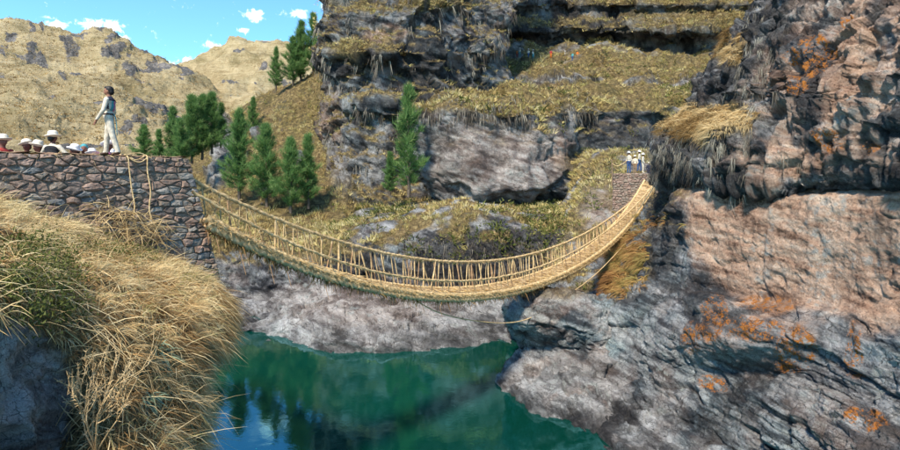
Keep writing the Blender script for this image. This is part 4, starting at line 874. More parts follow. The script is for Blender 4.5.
# ------------------------------------------------------------------ stone wall of the near abutment
BD = np.array((.62, .785, 0.)); BD /= np.linalg.norm(BD); BN = np.array((BD[1], -BD[0], 0.))     # along the bridge; towards the camera side
W1 = np.array((-6.55, 13.05, 0.)); WALL_TOP = .5
def wall_pt(u, z, w=0.): return W1 - BD * u + BN * (w + .13 * (WALL_TOP - z)) + UP * z      # u runs from the bridge end back along the wall
def clip_poly(poly, a, nrm):
    out = []
    for i in range(len(poly)):
        p, q = poly[i], poly[(i + 1) % len(poly)]; dp, dq = (p - a) @ nrm, (q - a) @ nrm
        if dp <= 0: out.append(p)
        if (dp < 0 < dq) or (dq < 0 < dp): out.append(p + (q - p) * dp / (dp - dq))
    return out
def voronoi_cells(pts, box, asp=2.0):
    s = np.array((1, asp)); Q = pts * s; cells = []
    for i, p in enumerate(Q):
        poly = [np.array(b, float) * s for b in box]
        for j in np.argsort(((Q - p) ** 2).sum(1))[1:22]:
            poly = clip_poly(poly, (p + Q[j]) / 2, Q[j] - p)
            if len(poly) < 3: break
        cells.append([q / s for q in poly])
    return cells
def rubble_points(u0, u1, z0, z1, h, wmin, wmax, r):
    pts = []; z = z1 - h * .45
    while z > z0:
        hh = h * r.uniform(.6, 1.5); u = u0 - r.random() * .3
        while u < u1:
            wv = r.uniform(wmin, wmax); pts.append((u + wv / 2, z + r.gauss(0, .055 * h / .2))); u += wv
        z -= hh
    return np.array(pts)
def stone_geo(poly, r, proud, bulge, gap=.006):
    """one rubble stone: polygon in (u,z) -> local verts (u,z,w) and faces (w: out of the wall)"""
    c = np.mean(poly, 0); P0 = []
    for i in range(len(poly)):                                   # split long edges, round corners
        p, q = poly[i], poly[(i + 1) % len(poly)]; e = q - p
        P0.append(p * .95 + c * .05)
        if np.linalg.norm(e) > .16: P0.append(p + e * .5 + np.array((r.gauss(0, .008), r.gauss(0, .008))))
    P0 = np.array(P0); n = len(P0); dist = np.maximum(np.linalg.norm(P0 - c, axis=1), .02)[:, None]
    V = []; dirs = (P0 - c) / dist
    for sh, w in ((gap, -.12), (gap, proud - .035), (gap + .012, proud + .004), (None, proud + bulge)):
        q = c + (P0 - c) * .5 if sh is None else P0 - dirs * sh
        V.append(np.concatenate([q, np.full((n, 1), w) + np.array([[r.gauss(0, .008)] for _ in range(n)])], 1))
    V = np.concatenate(V + [np.array([[c[0], c[1], proud + bulge * 1.05]])])
    F = []
    for k in range(3):
        for i in range(n): j = (i + 1) % n; F.append((k * n + i, k * n + j, (k + 1) * n + j, (k + 1) * n + i))
    for i in range(n): F.append((3 * n + i, 3 * n + (i + 1) % n, 4 * n))
    return V, F
rs = random.Random(8)
wall = empty('stone_wall', wall_pt(1.5, -1.5)); tag(wall, 'rough dry stone abutment wall of rust brown and slate rubble holding the near bridge end', 'stone wall')
wall_org = np.array(wall.location)
def base_z(u): return np.interp(u, [-1, 0, .5, 1.5, 2.5, 3.7, 6], [-2.35, -2.1, -1.75, -1.25, -.8, -.3, .0]) - .3
pts = rubble_points(-.75, 5.4, -2.5, WALL_TOP, .135, .10, .4, rs)
keep = [(z > base_z(u) - .1) and (u > -.2 * (WALL_TOP - z) - .02) for u, z in pts]; pts = pts[keep]
box = [(-.62, -2.6), (5.6, -2.6), (5.6, WALL_TOP), (0, WALL_TOP)]
for (u, z), poly in zip(pts, voronoi_cells(pts, box)):
    if len(poly) < 3: continue
    V, F = stone_geo(poly, rs, rs.uniform(.0, .055), rs.uniform(.004, .03))
    c = V.mean(0); X = np.array([wall_pt(a, b, w) for a, b, w in V]) - wall_org; o3 = X.mean(0)
    me = bpy.data.meshes.new('stone'); me.from_pydata([tuple(v) for v in X - o3], [], [f[::-1] for f in F]); me.update()
    if z > WALL_TOP - .25: m = rs.choice([0, 0, 4, 4, 1])
    else: m = rs.choices([0, 1, 2, 3, 4, 5], [5, 5, 1.6 + (u > 2) * .5, 3 + (u < 1) * 4, 2.5, 3])[0]
    o = link('stone', me, STONES[m], wall); o.location = o3
def wall_box(name, u0, u1, z0, z1, w0, w1, mat, parent, org, topdrop=0.):
    v = [wall_pt(u, z, w) - org for z in (z0, z1) for u, w in ((u0, w0), (u1, w0), (u1, w1), (u0, w1))]
    me = bpy.data.meshes.new(name); me.from_pydata([tuple(x) for x in v], [], [(0, 1, 2, 3), (7, 6, 5, 4), (0, 4, 5, 1), (1, 5, 6, 2), (2, 6, 7, 3), (3, 7, 4, 0)]); me.update()
    return link(name, me, mat, parent)
wall_box('core', .02, 5.6, -2.7, WALL_TOP - .02, -.62, .006, M['core'], wall, wall_org)
wall_box('core', -.34, .0, -2.7, -1., -.62, .004, M['core'], wall, wall_org)
# reddish earth and thatch capping
g = np.array([[wall_pt(u, WALL_TOP - .01, w) + UP * (.05 * perlin(np.array([[u * 3, w * 6, 1.]]))[0] + .03) - wall_org for w in np.linspace(-.66, .02, 9)] for u in np.linspace(-.02, 5.5, 80)])
me = mesh_np('cap', g.reshape(-1, 3), grid_faces(80, 9)); link('cap', me, M['soil'], wall)
n = 900; u = rng.random(n) * 4.6; w = -.6 + .62 * rng.random(n)
base = np.array([wall_pt(a, WALL_TOP + .015, b) for a, b in zip(u, w)]) - wall_org
blades('cap_straw', base, rng.normal(size=(n, 3)) * np.array((1, 1, .25)) + BN * .3, .1 + .2 * rng.random(n), .01 + 0 * u, .35 + 0 * u, M['straw'], np.clip(.6 + .2 * rng.normal(size=n), 0, .95), 2, wall, 'stuff')
# earth terrace behind the wall
nu, nw = 60, 40
g = np.array([[W1 - BD * u - BN * w + UP * (.1 + .05 * math.sin(u * 2.1 + w) + .03 * math.sin(u * 7) - max(0, w - 6) * .25 - max(0, .8 - u) * .35) for w in np.linspace(.45, 9, nw)] for u in np.linspace(-.1, 12, nu)])
me = mesh_np('terrace', g.reshape(-1, 3), grid_faces(nu, nw)[:, ::-1]); tag(link('terrace', me, M['soil']), kind='structure')
g = np.array([[W1 - BD * -.1 - BN * w + UP * z for w in np.linspace(.45, 9, 10)] for z in (-.25, -6)]); me = mesh_np('terrace_edge', g.reshape(-1, 3), grid_faces(2, 10)); tag(link('terrace_edge', me, M['soil']), kind='structure')

# ------------------------------------------------------------------ rope bridge
BW = .9
def plan(t, off): return np.array((-6.0, 12.9))[None] + np.outer(t, (22.2, 28.1)) - np.outer(off * np.ones_like(t), BN[:2])
def fit(trace, off, deg=4):
    a0 = np.array((-6.0, 12.9)) - off * BN[:2]; T, Z = [], []
    for px, py in trace:
        k = (px - 450) / FPX; t = (k * a0[1] - a0[0]) / (22.2 - 28.1 * k); d = a0[1] + 28.1 * t
        T.append(t); Z.append(-(py - HOR) / FPX * d)
    return np.polyfit(T, Z, deg)
fN = fit([(200, 214), (250, 244), (300, 265), (350, 282), (400, 291), (450, 294.5), (500, 292.5), (550, 281), (600, 252), (630, 223), (653, 189)], 0)
fR = fit([(190, 178), (230, 198), (262, 211), (300, 227), (340, 241), (380, 252), (440, 261.5), (470, 262), (520, 257), (550, 249), (600, 226), (630, 204), (657, 178)], BW)
fL = fit([(193, 193), (230, 214), (285, 240), (310, 252), (350, 264), (400, 276), (450, 281), (500, 278), (550, 260), (600, 236), (630, 209), (655, 181)], 0)
def line(f, off, t, dz=0.): return np.concatenate([plan(t, off), (np.polyval(f, t) + dz)[:, None]], 1)
LEN = math.hypot(22.2, 28.1)
def deck(t, o):
    """point on the floor: o 0 near edge .. 1 far edge, far edge a little higher, slight hollow"""
    return line(fN, BW * o, np.asarray(t, float), .16 * o - .10 * 4 * o * (1 - o))
bridge = empty('rope_bridge', (0, 0, 0)); tag(bridge, 'woven straw rope suspension bridge sagging across the green river gorge', 'bridge')
T = np.linspace(-.012, 1.005, 1000)
def wob(pts, a, f, s): return pts + a * np.stack([perlin(np.stack([np.arange(len(pts)) * f, 0 * pts[:, 0] + s, 0 * pts[:, 0] + k * 3.3], 1)) for k in range(3)], 1)
def rope(name, pts, r, mat, parent, lobes=3, twist=9., depth=.34, sides=12):
    V, F = tube_np(pts, r, sides, twist, lobes, depth); return link(name, mesh_np(name, V, F), mat, parent)
for o_, dz, r in ((-.01, .03, .125), (-.05, -.15, .1), (.18, .0, .075), (.38, .0, .075), (.6, .0, .075), (.8, .0, .075), (1., .03, .09)):
    pts = deck(T + .010 * (1 - (T + .012) / 1.017), o_); pts[:, 2] += dz
    rope('floor_rope', wob(pts, .02, .35, o_ * 9), r * (1 + .12 * perlin(np.stack([np.arange(len(T)) * .15, 0 * T, 0 * T + o_ * 7], 1))), M['rope'], bridge, 3, 10., .5)
hand_far = wob(line(fR, BW + .12, T), .02, .25, 40); hand_near = wob(line(fL, -.08, T), .025, .22, 50)
rope('handrail_rope', hand_far, .058, M['rope'], bridge, 3, 13., .36, 10)
rope('handrail_rope', hand_near, .045, M['rope'], bridge, 3, 15., .36, 10)
# floor matting of sticks and fibre
TT = np.linspace(0, 1., 420); OO = np.linspace(.02, .98, 9)
g = np.stack([deck(TT, o) for o in OO], 1); g[..., 2] += .075 + .03 * perlin(g.reshape(-1, 3) * np.array((7, 7, 1.))).reshape(len(TT), -1)
link('floor_mat', mesh_np('floor_mat', g.reshape(-1, 3), grid_faces(len(TT), len(OO))[:, ::-1]), M['mat'], bridge)
n = 3600; tt = rng.random(n); oo = rng.random(n)
base = np.array([deck([a], b)[0] for a, b in zip(tt, oo)]) + UP * .09
blades('floor_sticks', base, BN * rng.choice((-1, 1), n)[:, None] + .35 * rng.normal(size=(n, 3)) * np.array((1, 1, .25)), .25 + .4 * rng.random(n), .02 + .015 * rng.random(n), .08 + 0 * tt, M['tan_grass'], rng.random(n), 2, bridge, 'stuff')
n = 14000; tt = rng.random(n) ** 1.3; ii = np.interp(tt, T, np.arange(len(T))).astype(int); wh = rng.random(n)
base = np.where((wh < .62)[:, None], np.array([deck([a], -.03)[0] for a in tt]) + rng.normal(size=(n, 3)) * np.array((.04, .04, .07)), np.where((wh < .85)[:, None], hand_far[ii], hand_near[ii]) + rng.normal(size=(n, 3)) * .025)
blades('stray_fibres', base + BN * .05 * (wh < .62)[:, None], np.concatenate([BD[None] * rng.choice((-1, 1), n)[:, None]], 0) * .8 + .7 * rng.normal(size=(n, 3)) + BN * .3, .06 + .14 * rng.random(n), .009 + .008 * rng.random(n), .2 + 0 * tt, M['tan_grass'], np.clip(.6 + .4 * rng.random(n), 0, 1), 2, bridge, 'stuff', curl=.1)
# fringe and loose ends below
n = 5200; tt = rng.random(n); oo = np.clip(rng.random(n) ** 2, 0, 1)
base = np.array([deck([a], b)[0] for a, b in zip(tt, oo)]) - UP * .1
blades('fringe', base, -UP + .55 * rng.normal(size=(n, 3)) + BN * .25, .12 + .34 * rng.random(n) ** 2.2, .022 + .012 * rng.random(n), .2 + 0 * tt, M['rust_grass'], np.clip(.3 + .45 * rng.random(n), 0, 1), 2, bridge, 'stuff', curl=.2)
# side lacings tie each handrail to the floor
def lacing(p, q, r, s):
    m = np.linspace(0, 1, 7)[:, None]; c = p + (q - p) * m + np.array((rs.gauss(0, .02), rs.gauss(0, .02), 0)) * np.sin(m * math.pi)
    V, F = tube_np(c, r * (1 + .25 * np.sin(np.arange(7) * 2.1 + s)), 5); o3 = V.mean(0)
    ob = link('side_lacing', mesh_np('side_lacing', V - o3, F), M['rope'] if rs.random() < .75 else M['rope_dark'], bridge); ob.location = o3
ti = 0.004; k = 0
while ti < .985:
    t1 = ti + rs.gauss(0, .0018); lean = rs.gauss(.002, .0042)
    i = np.interp([ti + lean], T, np.arange(len(T)))[0]; top = hand_far[int(i)]
    lacing(deck([t1], 1.)[0] + UP * .02, top, rs.choice((.014, .018, .022, .028, .036)), k)
    if rs.random() < .3: lacing(deck([t1 + .006], 1.)[0], top, rs.uniform(.012, .018), k)
    ti += rs.uniform(.0044, .0086); k += 1
ti = 0.01
while ti < .97:
    i = np.interp([ti + rs.gauss(-.004, .004)], T, np.arange(len(T)))[0]
    lacing(deck([ti], 0.)[0] + UP * .06, hand_near[int(i)], rs.uniform(.011, .018), 1)
    ti += rs.uniform(.010, .02)
# long loose strands under the bridge
for px, L in ((236, 1.0), (243, .7), (266, .9), (284, .8), (322, .8), (345, .5), (420, .7), (437, .8), (447, .6), (468, .6), (205, .5), (213, .7), (392, .45), (505, .4)):
    k_ = (px - 450) / FPX; t = (k_ * 12.9 + 6) / (22.2 - 28.1 * k_); b = deck([t], .1)[0]; e = np.array((.35, -.1, -1.)) * L
    link('loose_end', mesh_np('loose_end', *tube_np([b, b + e * .4 + np.array((.03, 0, 0)), b + e], [.016, .014, .006], 5)), M['rope_dark'], bridge)
# slack tie rope below the bridge, from mid span to the rocks at the far end
ctl = np.array([P(418, 302, 19.6), P(440, 313, 20.4), P(470, 320, 21.8), P(505, 323, 23.6), P(530, 318, 24.9), P(556, 303, 26.4), P(590, 279, 29.6), P(612, 258, 32), P(632, 236, 35)])
Wt = cr_weights(9, np.linspace(0, 8, 120)); ob = rope('tie_rope', Wt @ ctl, .026, M['rope'], None, 2, 20., .3, 6)
tag(ob, 'slack straw rope running below the bridge to the rocks at its far end', 'rope')
# straw ropes draped over the stone wall
def draped(us, zs, r, lab, outs=None):
    pts = np.array([wall_pt(u, z, (.07 if outs is None else outs[i])) for i, (u, z) in enumerate(zip(us, zs))]); n_ = len(pts)
    ob = rope('straw_rope', cr_weights(n_, np.linspace(0, n_ - 1, n_ * 10)) @ pts, r, M['rope'], None, 2, 28., .3, 7); tag(ob, lab, 'rope', 'straw ropes draped over the wall')
draped([1.45, 1.42, 1.4, 1.38, 1.33, 1.36, 1.30], [.54, .5, .2, -.2, -.6, -.9, -1.25], .016, 'straw rope hanging straight down the wall over most of its height', [-.3, .06, .08, .09, .08, .1, .12])
draped([.95, 1.0, 1.02, .98, 1.02, .93, .8], [.54, .5, .15, -.3, -.75, -1.1, -1.55], .017, 'straw rope hanging down the wall close to the bridge end', [-.3, .06, .09, .1, .08, .1, .16])
draped([1.47, 1.2, 1.05, 1.25, 1.44, 1.2, .97], [.52, .58, .53, .42, .5, .36, .5], .014, 'straw rope looped in coils along the wall top', [.05, .05, .06, .09, .05, .1, .06])
draped([2.0, 1.75, 1.45, 1.2, .98, .75], [-1.0, -.8, -.75, -.95, -1.2, -1.65], .013, 'thin straw rope arched over the tangle at the wall foot', [.2, .18, .16, .18, .2, .25])
n = 420; uu = .7 + 1.5 * rng.random(n); zz = -1.35 + .62 * rng.random(n) - .3 * (1.4 - uu)
blades('rope_tangle', np.array([wall_pt(a, b, .12 + .1 * rng.random()) for a, b in zip(uu, zz)]), rng.normal(size=(n, 3)) * np.array((1, 1, .6)) - UP * .1, .25 + .45 * rng.random(n), .012 + 0 * uu, .3 + 0 * uu, M['tan_grass'], .5 + .5 * rng.random(n), 3, None, 'stuff', 'tangle of pale rope fibre at the foot of the wall', .3)

# ------------------------------------------------------------------ far abutment
def far_wall(a, b, z0, z1, lab, thick, seed, lean=.06):
    a, b = np.array(a), np.array(b); L = np.linalg.norm((b - a)[:2]); ax = np.array(((b - a)[0] / L, (b - a)[1] / L, 0)); out = np.array((ax[1], -ax[0], 0))
    root = empty('stone_abutment', (a[0], a[1], z0)); org = np.array((a[0], a[1], z0)); r = random.Random(seed)
    f = lambda u, z, w: np.array((a[0], a[1], 0)) + ax * u + out * (w + lean * (z1 - z)) + UP * z - org
    pts = rubble_points(0, L, z0, z1, .2, .2, .42, r); Vs, Fs, o = [], [], [0] * 6; acc = [([], []) for _ in range(3)]
    for (u, z), poly in zip(pts, voronoi_cells(pts, [(0, z0), (L, z0), (L, z1), (0, z1)])):
        if len(poly) < 3: continue
        V, F = stone_geo(poly, r, r.uniform(-.01, .06), r.uniform(.02, .05)); s = acc[r.randrange(3)]; k = sum(len(v) for v in s[0])
        s[0].append(np.array([f(*v) for v in V])); s[1].extend([tuple(i + k for i in q) for q in F])
    for (vs, fs), m in zip(acc, (4, 1, 0)):
        me = bpy.data.meshes.new('masonry'); me.from_pydata([tuple(v) for v in np.concatenate(vs)], [], fs); me.update(); tag(link('masonry', me, STONES[m], root), kind='stuff')
    v = [f(u, z, w) for z in (z0, z1 - .03) for u, w in ((.02, -.03), (L - .02, -.03), (L - .02, -thick), (.02, -thick))]
    me = bpy.data.meshes.new('core'); me.from_pydata([tuple(x) for x in v], [], [(3, 2, 1, 0), (4, 5, 6, 7), (0, 1, 5, 4), (1, 2, 6, 5), (2, 3, 7, 6), (3, 0, 4, 7)]); me.update(); link('core', me, M['soil'], root)
    tag(root, lab, 'abutment')
far_wall(P(613, 175, 43.6), P(648.5, 175, 41.6), -3.2, .38, 'pinkish rubble stone platform that people stand on at the far bridge end', 4.5, 3)
far_wall(P(648.5, 175, 41.2), P(664, 175, 40.2), -3.4, .02, 'narrow rubble stone pier beside the dark cave at far bridge end', 2.5, 4)
post = empty('wooden_post', P(612, 186, 43.3)); link('shaft', mesh_np('shaft', *tube_np([(0, 0, 0), (.02, 0, 1), (-.02, 0, 2.15)], [.06, .05, .045], 7)), M['wood'], post)
tag(post, 'thin wooden post at the corner of the far stone platform', 'post')
ctl = np.array([P(612, 163.5, 43.3), P(617, 166, 43.2), P(623, 163.5, 43.1), P(629, 159, 43)]); ob = rope('guard_rope', cr_weights(4, np.linspace(0, 3, 30)) @ ctl, .035, M['rope'], None, 2, 12., .3, 6)
tag(ob, 'pale rope strung from the wooden post across the far platform', 'rope')
# ------------------------------------------------------------------ people
def body_mesh(name, prims, voxel, smooth=4):
    """capsules (p, r, q, s) and ellipsoids (c, (rx,ry,rz)) fused into one continuous skin"""
    VV, FF = [], []
    sg, hs = 12, 5
    for pr in prims:
        if len(pr) == 4: p, r, q, s_ = np.array(pr[0], float), pr[1], np.array(pr[2], float), pr[3]; sc = np.ones(3)
        else: p = q = np.array(pr[0], float); r = s_ = 1.; sc = np.array(pr[1], float)
        ax = q - p; L = np.linalg.norm(ax); ax = ax / L if L > 1e-6 else np.array((0, 0, 1.))
        u = unit(np.cross(ax, (1., 0, 0) if abs(ax[0]) < .8 else (0, 1., 0))); v = np.cross(ax, u); rings = []
        for c, rr, s0, s1 in ((p, r, -90, -2), (q, s_, 2, 90)):
            for b in np.linspace(s0, s1, hs):
                cb, sb = math.cos(R(b)), math.sin(R(b))
                rings.append([c + (ax * sb + (u * math.cos(t) + v * math.sin(t)) * max(cb, .02)) * rr * sc for t in np.linspace(0, 2 * math.pi, sg, endpoint=False)])
        o0 = len(VV); n_ = len(rings)
        for rg in rings: VV += [tuple(x) for x in rg]
        for a_ in range(n_ - 1):
            for b_ in range(sg): FF.append((o0 + a_ * sg + b_, o0 + a_ * sg + (b_ + 1) % sg, o0 + (a_ + 1) * sg + (b_ + 1) % sg, o0 + (a_ + 1) * sg + b_))
        FF.append(tuple(o0 + b_ for b_ in range(sg))[::-1]); FF.append(tuple(o0 + (n_ - 1) * sg + b_ for b_ in range(sg)))
    me = bpy.data.meshes.new(name); me.from_pydata(VV, [], FF); me.update()
    o = bpy.data.objects.new(name, me); COL.objects.link(o)
    m = o.modifiers.new('r', 'REMESH'); m.mode = 'VOXEL'; m.voxel_size = voxel
    if smooth: s = o.modifiers.new('s', 'SMOOTH'); s.iterations = smooth; s.factor = .45
    dg = bpy.context.evaluated_depsgraph_get(); res = bpy.data.meshes.new_from_object(o.evaluated_get(dg)); res.name = name
    bpy.data.objects.remove(o); bpy.data.meshes.remove(me)
    for p in res.polygons: p.use_smooth = True
    return res
def paint(me, mats, fn):
    for m in mats: me.materials.append(m)
    for p in me.polygons: p.material_index = fn(p.center)
V3 = Vector
def lathe(name, prof, mat, parent, loc, rot=(0, 0, 0), seg=18, sx=1.):
    V, F = [], []
    for r, z in prof:
        for k in range(seg): a = 2 * math.pi * k / seg; V.append((r * math.cos(a) * sx, r * math.sin(a), z + .012 * math.sin(2 * a) * (r > .12)))
    for i in range(len(prof) - 1):
        for k in range(seg): j = (k + 1) % seg; F.append((i * seg + k, i * seg + j, (i + 1) * seg + j, (i + 1) * seg + k))
    me = bpy.data.meshes.new(name); me.from_pydata(V, [], F); me.update()
    for p in me.polygons: p.use_smooth = True
    o = link(name, me, mat, parent); o.location = loc; o.rotation_euler = rot; return o
HAT = [(.10, -.035), (.13, -.022), (.165, .0), (.173, .012), (.165, .016), (.14, .0), (.108, .004), (.104, .05), (.092, .095), (.06, .118), (.0, .122)]
BAND = [(.1115, .006), (.1125, .02), (.1085, .036), (.106, .036)]

# the man standing on the wall, facing left along it
man = empty('person', wall_pt(1.68, WALL_TOP + .02, -.28), R(14)); man.scale = (.91, .91, .91)
tag(man, 'man in white clothes and dark vest standing on the stone wall looking aside', 'person')
hand = [((-.195, -.235, .855), .026, (-.21, -.235, .80), .03)]
for k, (dx, dy, l) in enumerate(((-.028, .012, .055), (-.012, .003, .065), (.004, -.004, .062), (.018, -.008, .05))): hand.append(((-.212 + dx * .8, -.236 + dy, .795), .0125, (-.22 + dx - .012, -.232 + dy, .795 - l), .010))
hand.append(((-.22, -.225, .825), .013, (-.252, -.215, .79), .011))
prims = [((0, 0, 1.02), (.125, .17, .12)), ((0, .0, 1.2), (.125, .175, .16)), ((.01, 0, 1.33), (.12, .19, .12)), ((.015, .0, 1.4), .075, (.0, 0, 1.5), .055),
         ((-.005, .09, .95), .10, (-.07, .10, .5), .068), ((-.07, .10, .5), .07, (-.10, .10, .09), .055), ((-.08, .1, .06), .045, (-.2, .1, .035), .035),
         ((.02, -.09, .95), .105, (.12, -.1, .5), .07), ((.12, -.1, .5), .072, (.24, -.1, .09), .055), ((.25, -.1, .06), .045, (.13, -.11, .035), .035),
         ((.015, -.19, 1.38), .062, (-.02, -.275, 1.11), .05), ((-.02, -.275, 1.11), .05, (-.18, -.24, .87), .036),
         ((.015, .19, 1.38), .062, (.02, .29, 1.1), .05), ((.02, .29, 1.1), .05, (-.12, .27, .88), .036), ((-.13, .27, .86), .028, (-.16, .27, .78), .026),
         ((-.01, 0, 1.615), (.095, .074, .115)), ((-.05, 0, 1.575), (.055, .055, .06)), ((-.1, 0, 1.605), .013, (-.118, 0, 1.585), .014), ((.0, -.075, 1.6), (.02, .012, .032)), ((.0, .075, 1.6), (.02, .012, .032)), ((-.085, 0, 1.545), .018, (-.095, 0, 1.545), .015)] + hand
me = body_mesh('body', prims, .0125, 3)
def man_paint(c):
    if c.z > 1.475: return 0
    if c.y < -.19 and c.z < .865 and c.z > .6: return 0
    if c.z < .87 and c.z > .7 and c.y > .2: return 0
    if c.z < .075: return 2
    if 1.0 < c.z < 1.045 and abs(c.y) < .2 and c.x > -.2: return 2
    return 1
paint(me, [M['skin'], M['white_cloth'], M['leather']], man_paint); link('body', me, None, man)
hm = body_mesh('hair', [((.022, 0, 1.645), (.098, .085, .098)), ((.06, 0, 1.59), (.062, .078, .075)), ((-.045, 0, 1.70), (.055, .06, .035))], .0125, 2); link('hair', hm, M['hair'], man)
for s in (-1, 1):
    lathe('eye', [(.011, 0), (.008, .006), (0, .008)], M['hair'], man, (-.094, s * .035, 1.625), (0, R(-90), 0), 8)
vm = body_mesh('vest', [((.005, 0, 1.24), (.14, .188, .19)), ((.015, 0, 1.35), (.135, .205, .115)), ((.02, 0, 1.42), (.085, .1, .07))], .0125, 3)
def vest_paint(c):
    if c.x > .06 and c.z < 1.36: return 1 + int((c.y + .2) / .075) % 3
    return 0 if c.z > 1.2 or c.x > 0 else 4
paint(vm, [M['navy'], M['white_cloth'], M['teal_cloth'], M['pink_cloth'], M['white_cloth']], vest_paint); link('vest', vm, None, man)
link('waist_cord', mesh_np('waist_cord', *tube_np([(.13, -.05, 1.03), (.17, -.06, .95), (.2, -.07, .75), (.21, -.07, .5)], [.012, .012, .01, .008], 6)), M['teal_cloth'], man)

def sitter(px, d, rz, hat, cloth, lab, vest=None, lean=0., drop=0., band=None, bare=None, arms_out=False, hood=None):
    o = empty('person', tuple(np.array((P(px, 100, d)[0], d, .1 - drop))), rz)
    ar = [((0, s * .17, .52), .055, (-.04, s * (.3 if arms_out else .25), .3 if not arms_out else .36), .045) for s in (-1, 1)] + [((-.04, s * (.3 if arms_out else .25), .3 if not arms_out else .36), .043, (-.2, s * (.42 if arms_out else .16), .3), .033) for s in (-1, 1)]
    prims = [((0, 0, .13), (.16, .19, .13)), ((0, 0, .33), (.115, .165, .2)), ((0, 0, .48), (.1, .19, .1)), ((0, 0, .54), .06, (-.01, 0, .66), .05), ((-.02, 0, .735), (.09, .074, .112)), ((-.105, 0, .725), .013, (-.118, 0, .71), .013)] + ar
    for s in (-1, 1): prims += [((0, s * .1, .1), .085, (-.38, s * .14, .33), .062), ((-.38, s * .14, .33), .06, (-.42, s * .13, .05), .045), ((-.42, s * .13, .035), .038, (-.53, s * .14, .03), .032)]
    me = body_mesh('body', prims, .02, 2)
    paint(me, [M['skin_red'], cloth, M['blue_cloth']], lambda c: 0 if c.z > .6 or (c.x < -.17 and abs(c.y) > .1 and .22 < c.z < .36 and c.x > -.26) else (2 if c.z < .2 or c.x < -.2 else 1)); link('body', me, None, o)
    hm = body_mesh('hair', [((.015, 0, .765), (.092, .082, .088)), ((.05, 0, .71), (.058, .072, .075))], .02, 1); link('hair', hm, M['hair'], o)
    if vest: link('vest', body_mesh('vest', [((0, 0, .34), (.13, .178, .2)), ((0, 0, .47), (.112, .2, .1))], .02, 2), vest, o)
    if hat:
        h = lathe('hat', HAT, hat, o, (-.01, 0, .79), (R(lean), R(6), 0)); 
        if band: lathe('hat_band', BAND, band, h, (0, 0, 0))
    if hood: link('cap', body_mesh('cap', [((.01, 0, .79), (.1, .09, .085))], .02, 1), hood, o)
    tag(o, lab, 'person', 'people sitting behind the stone wall')
sitter(2.5, 11.9, R(160), M['cream_felt'], M['red_cloth'], 'person in cream hat and red top behind the far start of the wall', lean=5)
sitter(27, 12.6, R(100), M['cream_felt'], M['black_cloth'], 'person in tilted cream hat bending low behind the wall', lean=-14, drop=.06)
sitter(38, 12.5, R(80), M['cream_felt'], M['red_cloth'], 'red clad person in cream hat close beside the man in black vest', lean=12, drop=.09)
sitter(52.5, 12.3, R(-95), M['cream_felt'], M['white_cloth'], 'man in black vest and white sleeves seated with arms spread wearing cream hat', vest=M['black_cloth'], drop=-.12, arms_out=True)
sitter(75, 12.9, R(60), M['white_felt'], M['white_cloth'], 'person in wide white hat crouched low behind the wall', lean=18, drop=.16)
sitter(84, 13.2, R(120), None, M['white_cloth'], 'person in a teal knitted cap behind the wall', hood=M['teal_cloth'], drop=.1)
sitter(92, 13.3, R(90), M['white_felt'], M['red_cloth'], 'person in red top beside the standing man behind the wall', lean=-8, drop=.25)
sitter(107.5, 13.4, R(200), M['white_felt'], M['pink_cloth'], 'person in white hat with red band seen between the legs of the standing man', lean=15, band=M['red_cloth'], drop=.02)
sitter(111, 13.9, R(30), M['white_felt'], M['white_cloth'], 'person bowed in a plain white hat behind the standing man', lean=-4, drop=.22)

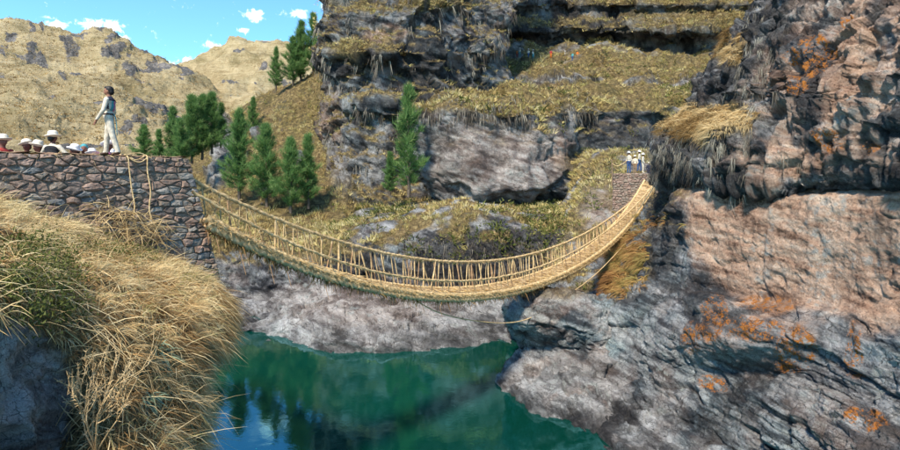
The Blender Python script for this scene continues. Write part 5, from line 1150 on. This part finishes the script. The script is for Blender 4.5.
def stander(px, py, d, rz, H, shirt, pants, hat, lab, grp, vox=.03):
    o = empty('person', P(px, py, d), rz); k = H / 1.7; r = random.Random(int(px * 10)); a = r.uniform(-.06, .1)
    prims = [((0, 0, .95), (.125, .17, .13)), ((0, 0, 1.18), (.12, .175, .19)), ((0, 0, 1.34), (.11, .19, .1)), ((0, 0, 1.4), .06, (0, 0, 1.5), .055), ((-.01, 0, 1.59), (.093, .078, .115)), ((-.1, 0, 1.58), .015, (-.115, 0, 1.57), .014)]
    for s in (-1, 1): prims += [((0, s * .09, .92), .1, (-.02 + s * a, s * .1, .5), .07), ((-.02 + s * a, s * .1, .5), .068, (s * a * 1.5, s * .1, .07), .05), ((s * a * 1.5, s * .1, .05), .042, (-.12 + s * a * 1.5, s * .11, .035), .035),
                                ((0, s * .19, 1.36), .058, (.0, s * .28, 1.08), .048), ((0, s * .28, 1.08), .046, (-.14, s * .22, .87), .034), ((-.14, s * .22, .87), .03, (-.18, s * .21, .8), .026)]
    me = body_mesh('body', [tuple(tuple(x * k for x in q) if isinstance(q, tuple) else q * k for q in p) for p in prims], vox, 2)
    paint(me, [M['skin'], shirt, pants], lambda c: 0 if c.z > 1.46 * k or (c.x < -.12 * k and .7 * k < c.z < .88 * k) else (2 if c.z < .98 * k else 1)); link('body', me, None, o)
    link('hair', body_mesh('hair', [((.02 * k, 0, 1.62 * k), (.094 * k, .086 * k, .1 * k))], vox, 0), M['hair'], o)
    if hat: h = lathe('hat', HAT, hat, o, (-.01 * k, 0, 1.65 * k), (0, R(4), 0), 14); h.scale = (k * 1.1,) * 3
    tag(o, lab, 'person', grp)
g2 = 'people on the far stone platform'
stander(629, 173, 42.9, R(20), 1.72, M['white_cloth'], M['blue_cloth'], M['white_felt'], 'person in white shirt and dark blue trousers at the platform edge by the rope', g2)
stander(635, 173.4, 43.0, R(60), 1.45, M['white_cloth'], M['wood'], M['cream_felt'], 'person in white shirt and tan trousers on the far platform', g2)
stander(639.5, 171, 44.2, R(-30), 1.7, M['white_cloth'], M['blue_cloth'], M['white_felt'], 'person in white in the middle of the far platform group', g2)
stander(643, 173, 42.7, R(150), 1.58, M['white_cloth'], M['white_cloth'], M['white_felt'], 'person all in white on the far platform', g2)
stander(649, 178.5, 42.2, R(80), 1.3, M['navy'], M['navy'], M['cream_felt'], 'small figure in dark clothes at the bridge head on the far platform', g2)
g3 = 'tiny people on the grass terrace above the bluff'
for px, py, sh, pt, lab in ((520, 53, M['white_cloth'], M['teal_cloth'], 'tiny person in white and teal at the start of the high terrace'), (528.5, 54, M['white_cloth'], M['blue_cloth'], 'tiny person in white top paired with another on high terrace'), (533, 54, M['white_cloth'], M['teal_cloth'], 'tiny person in white and teal of the pair on high terrace'),
                            (503, 54.5, M['orange_cloth'], M['orange_cloth'], 'tiny person in orange red alone on high terrace'), (517, 53.5, M['orange_cloth'], M['red_cloth'], 'tiny person in orange red next to the white and teal one'), (551, 55, M['red_cloth'], M['orange_cloth'], 'tiny person in red in mid terrace above the bluff'),
                            (565, 56, M['white_cloth'], M['wood'], 'tiny person in white shirt and tan trousers on high terrace'), (572.5, 57, M['teal_cloth'], M['blue_cloth'], 'tiny person in teal and blue at terrace end'), (577.5, 56, M['orange_cloth'], M['wood'], 'tiny person in orange top last in line on terrace')):
    c, nv = place('bluff', px, py + 2, 3); o_d = float(c[1])
    stander(px, HOR - FPX * c[2] / c[1], o_d, R(px * 7), 1.65, sh, pt, M['white_felt'] if sh is M['white_cloth'] else None, lab, g3, .06)
